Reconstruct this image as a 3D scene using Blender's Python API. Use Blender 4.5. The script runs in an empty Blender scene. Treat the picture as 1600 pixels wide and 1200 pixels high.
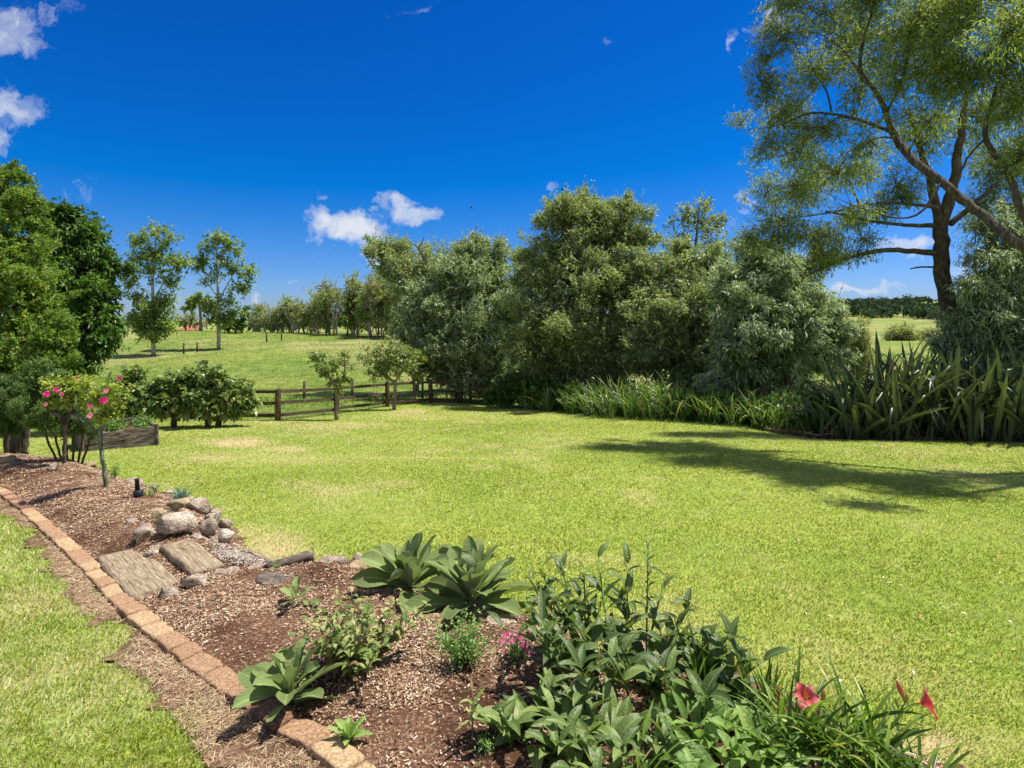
import bpy, math, random
import numpy as np
from mathutils import Vector, noise as mnoise

# ------------------------------------------------------------------ scene basics
S = bpy.context.scene
COL = S.collection
F = 873.0            # focal length in photo pixels (1600 wide)
HZ = 500.0           # horizon row
CAM_Z = 1.6
RNG = np.random.default_rng(7)
random.seed(7)

SUN_EL = math.radians(65)
SUN_AZ = math.atan2(0.93, 0.37)          # clockwise from +Y
SUN = np.array([math.sin(SUN_AZ)*math.cos(SUN_EL), math.cos(SUN_AZ)*math.cos(SUN_EL), math.sin(SUN_EL)])

# ------------------------------------------------------------------ terrain height
LY = np.array([-20, 0, 20, 24, 26, 28, 31, 35, 42, 50, 60, 75, 88, 100, 120, 200, 400, 700, 3000])
LZ = np.array([1.0, 0, -2.0, -2.3, -2.42, -2.5, -2.75, -2.9, -2.75, -2.55, -2.05, -1.25, -0.42, -0.35, -1.6, -4, -4, -4, -4.])
RY = np.array([-20, 0, 13, 18, 25, 40, 60, 100, 150, 200, 250, 300, 350, 400, 450, 550, 640, 900, 3000])
RZ = np.array([1.0, 0, -1.3, -2.1, -2.6, -2.7, -2.45, -2.0, -1.2, -0.4, 1.0, 2.8, 5.0, 6.5, 8.5, 14.5, 20., 10., 5.])
MY = np.array([-20, 0, 20, 30, 50, 100, 200, 400, 700, 3000])
MZ = np.array([1.0, 0, -2.0, -2.8, -3.0, -3.0, -3.0, 2.0, 10.0, 5.0])

def sstep(a, b, x):
    t = np.clip((x-a)/(b-a), 0, 1)
    return t*t*(3-2*t)

def H(x, y):
    x = np.asarray(x, float); y = np.asarray(y, float)
    u = x/np.maximum(y, 1.0)
    l = np.interp(y, LY, LZ); r = np.interp(y, RY, RZ); m = np.interp(y, MY, MZ)
    wl = sstep(-0.02, -0.20, u)
    wr = sstep(0.40, 0.56, u)
    z = m*(1-wl-wr) + l*wl + r*wr
    far = sstep(28, 60, y)
    z = z + far*(np.sin(x*0.09+1)*0.22 + np.sin(y*0.13+x*0.05)*0.16)*np.clip(y/80, .4, 1)
    z = z + sstep(-.62, -.8, u)*sstep(60, 90, y)*1.0
    z = z + sstep(300, 600, y)*(np.sin(x*0.012+2.2)*2.0+np.sin(x*0.031)*0.8)
    z = z + (np.sin(x*0.9+y*0.5)*0.012 + np.sin(x*0.37-y*0.8+2)*0.018)*sstep(2, 6, y)
    return z

def G(px, py):
    """ground point seen at a photo pixel"""
    u = (px-800)/F; v = (HZ-py)/F
    ys = np.concatenate([np.arange(0.8, 40, 0.02), np.arange(40, 900, 0.5)])
    d = CAM_Z + v*ys - H(u*ys, ys)
    i = np.argmax(d < 0)
    if d[i] >= 0: i = len(ys)-1
    y = ys[i]
    return np.array([u*y, y, float(H(u*y, y))])

def P(px, py, y):
    return np.array([(px-800)/F*y, y, CAM_Z+(HZ-py)/F*y])

def GY(px, y):
    x = (px-800)/F*y
    return np.array([x, y, float(H(x, y))])

# ------------------------------------------------------------------ object helpers
def link(o): COL.objects.link(o); return o

def tag(o, label=None, cat=None, group=None, kind=None):
    if label: o['label'] = label
    if cat: o['category'] = cat
    if group: o['group'] = group
    if kind: o['kind'] = kind
    return o

def empty(name, loc, label, cat, group=None):
    o = bpy.data.objects.new(name, None)
    o.location = Vector([float(c) for c in loc]); o.empty_display_size = .2
    link(o)
    return tag(o, label, cat, group)

def np_mesh(name, V, Fc, mat=None, var=None, uv=None, smooth=False, attrs=None):
    V = np.asarray(V, np.float32).reshape(-1, 3); Fc = np.asarray(Fc, np.int32)
    me = bpy.data.meshes.new(name)
    n, k = Fc.shape
    me.vertices.add(len(V)); me.vertices.foreach_set('co', V.ravel())
    me.loops.add(n*k); me.loops.foreach_set('vertex_index', Fc.ravel())
    me.polygons.add(n); me.polygons.foreach_set('loop_start', np.arange(0, n*k, k, dtype=np.int32))
    me.polygons.foreach_set('loop_total', np.full(n, k, np.int32))
    if smooth: me.polygons.foreach_set('use_smooth', np.ones(n, bool))
    if var is not None:
        a = me.attributes.new('var', 'FLOAT', 'POINT'); a.data.foreach_set('value', np.asarray(var, np.float32))
    for an, av in (attrs or {}).items():
        a = me.attributes.new(an, 'FLOAT', 'POINT'); a.data.foreach_set('value', np.asarray(av, np.float32))
    if uv is not None:
        l = me.uv_layers.new(name='UVMap'); l.data.foreach_set('uv', np.asarray(uv, np.float32)[Fc.ravel()].ravel())
    me.update(calc_edges=True)
    if mat: me.materials.append(mat)
    return me

def obj(name, me, parent=None, loc=None):
    """link a mesh whose verts are in world coords; re-origin to the parent or to loc"""
    o = bpy.data.objects.new(name, me)
    link(o)
    if parent is not None:
        o.parent = parent
        off = -parent.location
        me.transform(__import__('mathutils').Matrix.Translation(off))
    elif loc is not None:
        loc = Vector([float(c) for c in loc])
        me.transform(__import__('mathutils').Matrix.Translation(-loc)); o.location = loc
    return o

class MB:
    """collects quads/tris with var and uv"""
    def __init__(s): s.V = []; s.Q = []; s.T = []; s.var = []; s.uv = []; s.n = 0
    def add(s, V, Q=None, T=None, var=0.5, uv=None):
        V = np.asarray(V, float).reshape(-1, 3); m = len(V)
        s.V.append(V)
        if Q is not None and len(Q): s.Q.append(np.asarray(Q, int)+s.n)
        if T is not None and len(T): s.T.append(np.asarray(T, int)+s.n)
        s.var.append(np.full(m, var) if np.isscalar(var) else np.asarray(var))
        s.uv.append(np.zeros((m, 2)) if uv is None else np.asarray(uv))
        s.n += m
    def mesh(s, name, mat, smooth=True):
        V = np.concatenate(s.V); var = np.concatenate(s.var); uv = np.concatenate(s.uv)
        me = bpy.data.meshes.new(name)
        nq = sum(len(q) for q in s.Q); nt = sum(len(t) for t in s.T)
        idx = []
        if nq: idx.append(np.concatenate(s.Q).ravel())
        if nt: idx.append(np.concatenate(s.T).ravel())
        idx = np.concatenate(idx).astype(np.int32)
        tot = np.concatenate([np.full(nq, 4), np.full(nt, 3)]).astype(np.int32)
        st = np.concatenate([[0], np.cumsum(tot)[:-1]]).astype(np.int32)
        me.vertices.add(len(V)); me.vertices.foreach_set('co', V.astype(np.float32).ravel())
        me.loops.add(len(idx)); me.loops.foreach_set('vertex_index', idx)
        me.polygons.add(len(tot)); me.polygons.foreach_set('loop_start', st); me.polygons.foreach_set('loop_total', tot)
        me.polygons.foreach_set('use_smooth', np.full(len(tot), smooth))
        a = me.attributes.new('var', 'FLOAT', 'POINT'); a.data.foreach_set('value', var.astype(np.float32))
        l = me.uv_layers.new(name='UVMap'); l.data.foreach_set('uv', uv.astype(np.float32)[idx].ravel())
        me.update(calc_edges=True)
        me.materials.append(mat)
        return me

def nrm(v): return v/np.maximum(np.linalg.norm(v, axis=-1, keepdims=True), 1e-9)

def tube(mb, pts, radii, n=8, var=0.5, cap=True):
    pts = np.asarray(pts, float); m = len(pts)
    radii = np.broadcast_to(np.asarray(radii, float), (m,))
    t = nrm(np.gradient(pts, axis=0))
    ref = np.array([0, 0, 1.]) if abs(t[0][2]) < .9 else np.array([1., 0, 0])
    a = nrm(np.cross(t[0], ref)); V = []; uv = []
    L = 0
    for i in range(m):
        a = nrm(a - t[i]*np.dot(a, t[i])); b = np.cross(t[i], a)
        if i: L += np.linalg.norm(pts[i]-pts[i-1])
        for k in range(n):
            th = 2*math.pi*k/n
            V.append(pts[i] + radii[i]*(math.cos(th)*a+math.sin(th)*b)); uv.append((k/n, L))
    Q = [[i*n+k, i*n+(k+1) % n, (i+1)*n+(k+1) % n, (i+1)*n+k] for i in range(m-1) for k in range(n)]
    T = []
    if cap:
        V.append(pts[-1]); uv.append((0, L)); c = m*n
        T += [[(m-1)*n+k, (m-1)*n+(k+1) % n, c] for k in range(n)]
        V.append(pts[0]); uv.append((0, 0)); c = m*n+1
        T += [[(k+1) % n, k, c] for k in range(n)]
    mb.add(V, Q, T, var, uv)

def twigs(mb, A, B, r0, r1, var=0.5):
    """vectorised straight 3-sided twigs"""
    A = np.asarray(A); B = np.asarray(B); N = len(A)
    if not N: return
    t = nrm(B-A); ref = np.tile([0.3, 0.2, 1.], (N, 1)); a = nrm(np.cross(t, ref)); b = np.cross(t, a)
    r0 = np.broadcast_to(r0, N)[:, None]; r1 = np.broadcast_to(r1, N)[:, None]
    V = np.empty((N, 6, 3))
    for k in range(3):
        th = 2*math.pi*k/3; d = math.cos(th)*a+math.sin(th)*b
        V[:, k] = A+d*r0; V[:, 3+k] = B+d*r1
    base = (np.arange(N)*6)[:, None]
    Q = np.concatenate([base+np.array([[k, (k+1) % 3, 3+(k+1) % 3, 3+k]]) for k in range(3)])
    mb.add(V.reshape(-1, 3), Q, None, var)

def curve_pts(ctrl, n):
    """Catmull-Rom through control rows (x,y,z,r)"""
    c = np.asarray(ctrl, float)
    if len(c) < 3:
        t = np.linspace(0, 1, n)[:, None]; return c[0]*(1-t)+c[-1]*t
    c = np.vstack([2*c[0]-c[1], c, 2*c[-1]-c[-2]])
    seg = len(c)-3; out = []
    for s in np.linspace(0, seg-1e-6, n):
        i = int(s); t = s-i
        p0, p1, p2, p3 = c[i:i+4]
        out.append(.5*((2*p1)+(-p0+p2)*t+(2*p0-5*p1+4*p2-p3)*t*t+(-p0+3*p1-3*p2+p3)*t**3))
    out = np.array(out); out[:, 3] = np.maximum(out[:, 3], 0.002)
    return out

def leaves(Pb, D, L, W, rng, fold=.25, flat=.6, droop=.15):
    """folded rhombus leaves, returns V (N*4,3), quads"""
    N = len(Pb); L = np.broadcast_to(L, N)[:, None]; W = np.broadcast_to(W, N)[:, None]
    up = nrm(np.tile([0, 0, 1.], (N, 1))*flat + rng.normal(size=(N, 3))*.5)
    side = nrm(np.cross(D, up)); n = np.cross(side, D)
    V = np.empty((N, 4, 3))
    V[:, 0] = Pb
    mid = Pb + D*L*.45
    V[:, 1] = mid + side*W*.5 + n*W*fold
    V[:, 2] = Pb + D*L - np.array([0, 0, 1.])*L*droop
    V[:, 3] = mid - side*W*.5 + n*W*fold
    return V.reshape(-1, 3), np.arange(N*4).reshape(N, 4)

# ------------------------------------------------------------------ materials
def new_mat(name):
    m = bpy.data.materials.new(name); m.use_nodes = True
    nt = m.node_tree; nt.nodes.clear()
    out = nt.nodes.new('ShaderNodeOutputMaterial')
    return m, nt, out

def N(nt, t, **kw):
    n = nt.nodes.new(t)
    for k, v in kw.items():
        if k.startswith('i_'):
            key = k[2:].replace('_', ' ')
            n.inputs[int(key) if key.isdigit() else key].default_value = v
        else: setattr(n, k, v)
    return n

def c4(c): return (c[0], c[1], c[2], 1)

def ramp(nt, stops, fac, interp='LINEAR'):
    r = nt.nodes.new('ShaderNodeValToRGB'); e = r.color_ramp; e.interpolation = interp
    while len(e.elements) < len(stops): e.elements.new(.5)
    for el, (p, c) in zip(e.elements, stops): el.position = p; el.color = c4(c)
    nt.links.new(fac, r.inputs[0]); return r.outputs[0]

def leaf_mat(name, stops, under=None, trans=.3, rough=.45, spec=.4, transcol=None, uvveins=False, bump=0., spots=None):
    m, nt, out = new_mat(name); L = nt.links.new
    at = N(nt, 'ShaderNodeAttribute', attribute_name='var')
    col = ramp(nt, stops, at.outputs['Fac'])
    if uvveins:
        uv = N(nt, 'ShaderNodeUVMap'); sp = N(nt, 'ShaderNodeSeparateXYZ'); L(uv.outputs[0], sp.inputs[0])
        # u across 0..1 (mid .5), v along
        a = N(nt, 'ShaderNodeMath', operation='SUBTRACT', i_1=.5); L(sp.outputs[0], a.inputs[0])
        ab = N(nt, 'ShaderNodeMath', operation='ABSOLUTE'); L(a.outputs[0], ab.inputs[0])
        mid = N(nt, 'ShaderNodeMapRange', i_1=0.015, i_2=.05, i_3=1., i_4=0.); L(ab.outputs[0], mid.inputs[0])
        k = N(nt, 'ShaderNodeMath', operation='MULTIPLY_ADD', i_1=-.7); L(ab.outputs[0], k.inputs[0]); L(sp.outputs[1], k.inputs[2])
        fr = N(nt, 'ShaderNodeMath', operation='MULTIPLY', i_1=60.); L(k.outputs[0], fr.inputs[0])
        sn = N(nt, 'ShaderNodeMath', operation='SINE'); L(fr.outputs[0], sn.inputs[0])
        sv = N(nt, 'ShaderNodeMapRange', i_1=.75, i_2=1., i_3=0., i_4=.45); L(sn.outputs[0], sv.inputs[0])
        mx = N(nt, 'ShaderNodeMath', operation='MAXIMUM'); L(mid.outputs[0], mx.inputs[0]); L(sv.outputs[0], mx.inputs[1])
        mix = N(nt, 'ShaderNodeMix', data_type='RGBA', blend_type='MIX'); L(mx.outputs[0], mix.inputs[0]); L(col, mix.inputs[6])
        lt = N(nt, 'ShaderNodeMix', data_type='RGBA', blend_type='MIX', i_0=.35); L(col, lt.inputs[6]); lt.inputs[7].default_value = (.5, .6, .28, 1)
        L(lt.outputs[2], mix.inputs[7]); col = mix.outputs[2]
    if uvveins or spots:
        tc = N(nt, 'ShaderNodeTexCoord'); nz = N(nt, 'ShaderNodeTexNoise', i_Scale=22., i_Detail=4.); L(tc.outputs['Object'], nz.inputs['Vector'])
        f = N(nt, 'ShaderNodeMapRange', i_1=.58 if spots is None else spots[0], i_2=.72, i_3=0., i_4=.5 if spots is None else .9); L(nz.outputs[0], f.inputs[0])
        mix = N(nt, 'ShaderNodeMix', data_type='RGBA', blend_type='MIX'); L(f.outputs[0], mix.inputs[0]); L(col, mix.inputs[6])
        mix.inputs[7].default_value = c4((.16, .13, .04) if spots is None else spots[1]); col = mix.outputs[2]
    if under:
        g = N(nt, 'ShaderNodeNewGeometry')
        mix = N(nt, 'ShaderNodeMix', data_type='RGBA', blend_type='MIX'); L(g.outputs['Backfacing'], mix.inputs[0]); L(col, mix.inputs[6]); mix.inputs[7].default_value = c4(under)
        col = mix.outputs[2]
    b = N(nt, 'ShaderNodeBsdfPrincipled', i_Roughness=rough); b.inputs['Specular IOR Level'].default_value = spec
    L(col, b.inputs['Base Color'])
    t = N(nt, 'ShaderNodeBsdfTranslucent')
    tm = N(nt, 'ShaderNodeMix', data_type='RGBA', blend_type='MULTIPLY', i_0=1.); L(col, tm.inputs[6]); tm.inputs[7].default_value = c4(transcol or (1.5, 1.7, .55))
    L(tm.outputs[2], t.inputs[0])
    if bump:
        tc = N(nt, 'ShaderNodeTexCoord'); nz = N(nt, 'ShaderNodeTexNoise', i_Scale=90., i_Detail=3.); L(tc.outputs['Object'], nz.inputs['Vector'])
        bp = N(nt, 'ShaderNodeBump', i_Strength=bump, i_Distance=.01); L(nz.outputs[0], bp.inputs['Height']); L(bp.outputs[0], b.inputs['Normal'])
    ms = N(nt, 'ShaderNodeMixShader', i_0=trans); L(b.outputs[0], ms.inputs[1]); L(t.outputs[0], ms.inputs[2]); L(ms.outputs[0], out.inputs[0])
    return m

def noise_mat(name, stops, scale=(6, 6, 6), detail=6, rough=.85, bump=.4, bdist=.02, stops2=None, scale2=40, fac2=.4, spec=.2, coord='Object', distortion=0.):
    m, nt, out = new_mat(name); L = nt.links.new
    tc = N(nt, 'ShaderNodeTexCoord'); mp = N(nt, 'ShaderNodeMapping'); mp.inputs['Scale'].default_value = scale
    L(tc.outputs[coord], mp.inputs[0])
    if coord == 'Object':   # every object gets its own offset
        oi = N(nt, 'ShaderNodeObjectInfo'); ml = N(nt, 'ShaderNodeMath', operation='MULTIPLY', i_1=37.); L(oi.outputs['Random'], ml.inputs[0]); L(ml.outputs[0], mp.inputs['Location'])
    nz = N(nt, 'ShaderNodeTexNoise', i_Scale=1., i_Detail=float(detail), i_Roughness=.65, i_Distortion=distortion); L(mp.outputs[0], nz.inputs['Vector'])
    col = ramp(nt, stops, nz.outputs[0])
    h = nz.outputs[0]
    if stops2:
        n2 = N(nt, 'ShaderNodeTexNoise', i_Scale=float(scale2), i_Detail=5.); L(tc.outputs[coord], n2.inputs['Vector'])
        c2 = ramp(nt, stops2, n2.outputs[0])
        mix = N(nt, 'ShaderNodeMix', data_type='RGBA', blend_type='OVERLAY', i_0=fac2); L(col, mix.inputs[6]); L(c2, mix.inputs[7]); col = mix.outputs[2]
        ad = N(nt, 'ShaderNodeMath', operation='ADD'); L(nz.outputs[0], ad.inputs[0]); L(n2.outputs[0], ad.inputs[1]); h = ad.outputs[0]
    b = N(nt, 'ShaderNodeBsdfPrincipled', i_Roughness=rough); b.inputs['Specular IOR Level'].default_value = spec
    L(col, b.inputs['Base Color'])
    bp = N(nt, 'ShaderNodeBump', i_Strength=bump, i_Distance=bdist); L(h, bp.inputs['Height']); L(bp.outputs[0], b.inputs['Normal'])
    L(b.outputs[0], out.inputs[0])
    return m

def plain_mat(name, c, rough=.6, spec=.3, trans=0.):
    m, nt, out = new_mat(name)
    tc = N(nt, 'ShaderNodeTexCoord'); nz = N(nt, 'ShaderNodeTexNoise', i_Scale=25., i_Detail=3.); nt.links.new(tc.outputs['Object'], nz.inputs[0])
    col = ramp(nt, [(.3, [v*.75 for v in c]), (.7, [min(1, v*1.2) for v in c])], nz.outputs[0])
    b = N(nt, 'ShaderNodeBsdfPrincipled', i_Roughness=rough); b.inputs['Specular IOR Level'].default_value = spec
    nt.links.new(col, b.inputs['Base Color'])
    if trans:
        t = N(nt, 'ShaderNodeBsdfTranslucent'); nt.links.new(col, t.inputs[0])
        ms = N(nt, 'ShaderNodeMixShader', i_0=trans); nt.links.new(b.outputs[0], ms.inputs[1]); nt.links.new(t.outputs[0], ms.inputs[2]); nt.links.new(ms.outputs[0], out.inputs[0])
    else: nt.links.new(b.outputs[0], out.inputs[0])
    return m
# ------------------------------------------------------------------ camera, sun, sky
cam = bpy.data.cameras.new('camera'); co = bpy.data.objects.new('camera', cam); link(co)
co.location = (0, 0, CAM_Z); co.rotation_euler = (math.radians(90), 0, 0)
cam.sensor_width = 36; cam.lens = 36*F/1600
cam.shift_y = -(600-HZ)/1600
cam.clip_start = .05; cam.clip_end = 5000
S.camera = co
S.view_settings.view_transform = 'Standard'; S.view_settings.look = 'None'
S.view_settings.gamma = 1; S.view_settings.exposure = 0.68

sl = bpy.data.lights.new('sun', 'SUN'); sl.energy = 4.8; sl.angle = math.radians(.53); sl.color = (1, .95, .87)
so = bpy.data.objects.new('sun', sl); link(so); so.rotation_euler = Vector(SUN).to_track_quat('Z', 'Y').to_euler(); so.location = (20, 20, 40)

w = bpy.data.worlds.new('World'); S.world = w; w.use_nodes = True
nt = w.node_tree; nt.nodes.clear(); L = nt.links.new
wo = N(nt, 'ShaderNodeOutputWorld'); bg = N(nt, 'ShaderNodeBackground', i_1=.132)
sky = N(nt, 'ShaderNodeTexSky', sky_type='NISHITA', sun_disc=False)
sky.sun_elevation = SUN_EL; sky.sun_rotation = SUN_AZ; sky.air_density = 1.0; sky.dust_density = .25; sky.ozone_density = 2.0; sky.altitude = 300
hs = N(nt, 'ShaderNodeHueSaturation', i_Saturation=1.32, i_Value=1.12); hs.inputs['Hue'].default_value = .497
L(sky.outputs[0], hs.inputs['Color'])
tn = N(nt, 'ShaderNodeVectorMath', operation='MULTIPLY_ADD'); L(hs.outputs[0], tn.inputs[0]); tn.inputs[1].default_value = (.26, .31, .54); tn.inputs[2].default_value = (-.33, -.10, 0)
tm_ = N(nt, 'ShaderNodeVectorMath', operation='MAXIMUM'); L(tn.outputs[0], tm_.inputs[0]); tm_.inputs[1].default_value = (0.01, .01, .01)
# clouds placed by direction (tan azimuth, tan elevation)
tc = N(nt, 'ShaderNodeTexCoord'); sp = N(nt, 'ShaderNodeSeparateXYZ'); L(tc.outputs['Generated'], sp.inputs[0])
ymax = N(nt, 'ShaderNodeMath', operation='MAXIMUM', i_1=.02); L(sp.outputs[1], ymax.inputs[0])
du = N(nt, 'ShaderNodeMath', operation='DIVIDE'); L(sp.outputs[0], du.inputs[0]); L(ymax.outputs[0], du.inputs[1])
dv = N(nt, 'ShaderNodeMath', operation='DIVIDE'); L(sp.outputs[2], dv.inputs[0]); L(ymax.outputs[0], dv.inputs[1])
cb = N(nt, 'ShaderNodeCombineXYZ'); L(du.outputs[0], cb.inputs[0]); L(dv.outputs[0], cb.inputs[1])
nzw = N(nt, 'ShaderNodeTexNoise', i_Scale=14., i_Detail=5., i_Roughness=.6); L(cb.outputs[0], nzw.inputs['Vector'])
sub = N(nt, 'ShaderNodeVectorMath', operation='SUBTRACT'); L(nzw.outputs['Color'], sub.inputs[0]); sub.inputs[1].default_value = (.5, .5, .5)
scl = N(nt, 'ShaderNodeVectorMath', operation='MULTIPLY_ADD'); L(sub.outputs[0], scl.inputs[0]); scl.inputs[1].default_value = (.16, .11, 0); L(cb.outputs[0], scl.inputs[2])
CL = [(10, 45, 90, 62, .8, 0), (70, 20, 60, 40, .4, .3), (0, 172, 74, 42, .95, -.15), (-5, 222, 60, 30, .6, 0), (110, 310, 90, 14, .3, .5), (545, 352, 92, 32, 1.35, -.25), (592, 385, 52, 32, 1.05, 0), (640, 326, 76, 22, 1.0, -.15),
      (515, 302, 20, 9, .6, 0), (478, 322, 18, 8, .5, .4), (500, 332, 10, 18, .45, 0), (1152, 66, 20, 22, .6, .5), (1205, 38, 60, 18, .75, .7), (1165, 305, 34, 16, .6, .3), (1160, 330, 24, 8, .6, 0),
      (1345, 453, 80, 9, 1.0, .06), (1420, 388, 70, 18, 1.0, 0), (866, 290, 20, 10, .6, .2), (405, 468, 26, 10, .8, 0), (957, 62, 24, 10, .35, 0), (640, 15, 60, 8, .3, .2),
      (1540, 430, 80, 30, .8, 0), (300, 470, 120, 12, .3, 0), (455, 437, 22, 5, .5, 0), (1130, 350, 60, 12, .35, .3), (500, 395, 60, 14, .25, 0)]
acc = None
for (px, py, rx, ry, st, rot) in CL:
    v = N(nt, 'ShaderNodeVectorMath', operation='SUBTRACT'); L(scl.outputs[0], v.inputs[0]); v.inputs[1].default_value = ((px-800)/F, (HZ-py)/F, 0)
    r = N(nt, 'ShaderNodeVectorRotate', rotation_type='Z_AXIS'); r.inputs['Angle'].default_value = -rot; L(v.outputs[0], r.inputs[0])
    d = N(nt, 'ShaderNodeVectorMath', operation='DIVIDE'); L(r.outputs[0], d.inputs[0]); d.inputs[1].default_value = (rx/F, ry/F, 1)
    ln = N(nt, 'ShaderNodeVectorMath', operation='LENGTH'); L(d.outputs[0], ln.inputs[0])
    mr = N(nt, 'ShaderNodeMapRange', i_1=1.25, i_2=.15, i_3=0., i_4=st); mr.interpolation_type = 'SMOOTHSTEP'; L(ln.outputs['Value'], mr.inputs[0])
    if acc is None: acc = mr.outputs[0]
    else:
        mx = N(nt, 'ShaderNodeMath', operation='MAXIMUM'); L(acc, mx.inputs[0]); L(mr.outputs[0], mx.inputs[1]); acc = mx.outputs[0]
nz2 = N(nt, 'ShaderNodeTexNoise', i_Scale=24., i_Detail=10., i_Roughness=.68); L(scl.outputs[0], nz2.inputs['Vector'])
m1 = N(nt, 'ShaderNodeMath', operation='MULTIPLY_ADD', i_1=1.9, i_2=-.72); L(nz2.outputs[0], m1.inputs[0])
m2 = N(nt, 'ShaderNodeMath', operation='ADD'); L(m1.outputs[0], m2.inputs[0]); L(acc, m2.inputs[1])
gt = N(nt, 'ShaderNodeMapRange', i_1=.48, i_2=1.6, i_3=0., i_4=1.); L(m2.outputs[0], gt.inputs[0])
mk = N(nt, 'ShaderNodeMath', operation='MULTIPLY'); L(gt.outputs[0], mk.inputs[0])
on = N(nt, 'ShaderNodeMapRange', i_1=.0, i_2=.2, i_3=0., i_4=1.); L(acc, on.inputs[0]); L(on.outputs[0], mk.inputs[1])
fr = N(nt, 'ShaderNodeMath', operation='GREATER_THAN', i_1=.05); L(sp.outputs[1], fr.inputs[0])
mk2 = N(nt, 'ShaderNodeMath', operation='MULTIPLY'); L(mk.outputs[0], mk2.inputs[0]); L(fr.outputs[0], mk2.inputs[1])
cm = N(nt, 'ShaderNodeMix', data_type='RGBA', blend_type='MIX'); L(mk2.outputs[0], cm.inputs[0]); L(tm_.outputs[0], cm.inputs[6]); cm.inputs[7].default_value = (3.5, 3.7, 4.1, 1)
# unseen white cloud added overhead and behind the viewer as neutral fill light
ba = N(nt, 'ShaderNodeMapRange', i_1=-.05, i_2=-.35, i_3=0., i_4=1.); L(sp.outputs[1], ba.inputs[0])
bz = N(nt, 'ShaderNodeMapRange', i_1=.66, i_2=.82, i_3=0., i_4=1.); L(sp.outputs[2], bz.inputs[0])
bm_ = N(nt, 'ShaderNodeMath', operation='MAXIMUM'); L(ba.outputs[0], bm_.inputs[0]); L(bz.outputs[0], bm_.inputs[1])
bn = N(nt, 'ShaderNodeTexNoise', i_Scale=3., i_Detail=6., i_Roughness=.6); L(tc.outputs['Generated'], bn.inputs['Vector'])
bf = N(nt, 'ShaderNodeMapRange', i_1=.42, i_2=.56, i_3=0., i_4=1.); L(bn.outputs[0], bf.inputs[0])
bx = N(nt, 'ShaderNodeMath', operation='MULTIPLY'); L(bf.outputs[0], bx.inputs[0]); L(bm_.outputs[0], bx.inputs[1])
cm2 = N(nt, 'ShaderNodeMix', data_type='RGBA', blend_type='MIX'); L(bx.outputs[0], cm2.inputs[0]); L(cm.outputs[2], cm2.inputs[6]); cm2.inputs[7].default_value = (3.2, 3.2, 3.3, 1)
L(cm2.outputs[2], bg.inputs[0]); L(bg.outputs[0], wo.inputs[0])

# ------------------------------------------------------------------ regions on the ground
def poly(pts): return np.array([G(a, b)[:2] for a, b in pts])
def inside(pg, x, y):
    x = np.asarray(x); y = np.asarray(y); c = np.zeros(x.shape, bool); j = len(pg)-1
    for i in range(len(pg)):
        xi, yi = pg[i]; xj, yj = pg[j]
        c ^= ((yi > y) != (yj > y)) & (x < (xj-xi)*(y-yi)/(yj-yi+1e-12)+xi); j = i
    return c
def in_dirt(x, y):
    return inside(dirt_pg, x+(vnoise(x, y, .35, 71)-.5)*.34+(vnoise(x, y, .09, 72)-.5)*.14, y+(vnoise(x, y, .35, 73)-.5)*.3+(vnoise(x, y, .09, 74)-.5)*.12)
def in_bed(x, y):
    k = sstep(.12, .4, edge_dist(brick_xy, x, y))
    return inside(bed_pg, x+(vnoise(x, y, .3, 75)-.5)*.3*k, y+(vnoise(x, y, .3, 76)-.5)*.3*k+(vnoise(x, y, .07, 77)-.5)*.1*k)
def edge_dist(pg, x, y):
    d = np.full(np.shape(x), 1e9)
    for i in range(len(pg)):
        a = pg[i]; b = pg[(i+1) % len(pg)]; ab = b-a
        t = np.clip(((x-a[0])*ab[0]+(y-a[1])*ab[1])/(ab@ab+1e-12), 0, 1)
        d = np.minimum(d, np.hypot(x-a[0]-t*ab[0], y-a[1]-t*ab[1]))
    return d
BRICK_PX = [(-60, 745), (0, 770), (40, 798), (75, 830), (110, 862), (150, 900), (180, 935), (215, 970), (258, 1003), (300, 1035), (345, 1068), (390, 1100), (440, 1135), (490, 1168), (545, 1208), (640, 1290), (760, 1400)]
BED_EDGE_PX = [(-60, 705), (30, 716), (100, 722), (150, 728), (185, 748), (225, 762), (265, 775), (300, 793), (345, 815), (375, 845), (400, 868), (440, 882), (500, 880), (560, 885), (640, 905), (760, 962), (860, 965), (960, 990), (1080, 1030), (1160, 1085), (1260, 1130), (1360, 1160), (1440, 1180), (1520, 1230), (1600, 1330)]
brick_xy = np.array([G(a, b)[:2] for a, b in BRICK_PX])
bed_pg = np.vstack([brick_xy, poly(BED_EDGE_PX[::-1])])
DIRT_PX = [(-60, 765), (0, 800), (60, 830), (78, 870), (85, 905), (115, 935), (125, 965), (200, 985), (205, 1020), (190, 1045), (240, 1075), (260, 1110), (290, 1150), (318, 1200), (360, 1300)]
dirt_pg = np.vstack([brick_xy, poly(DIRT_PX)[::-1]])
LAWN_FAR = np.array([(-30, 20.4), (-14, 20.4), (-8.0, 19.4), (-5.8, 26.2), (-4.1, 28.2), (-2.1, 28.4), (1.3, 24.0), (3.0, 21.2), (4.4, 19.6), (6.8, 17.2), (8.9, 15.6), (11.5, 14.4), (14, 13.4), (22, 12.0)])
lawn_pg = np.vstack([LAWN_FAR, [(30, 11), (30, -8), (-30, -8)]])

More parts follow.
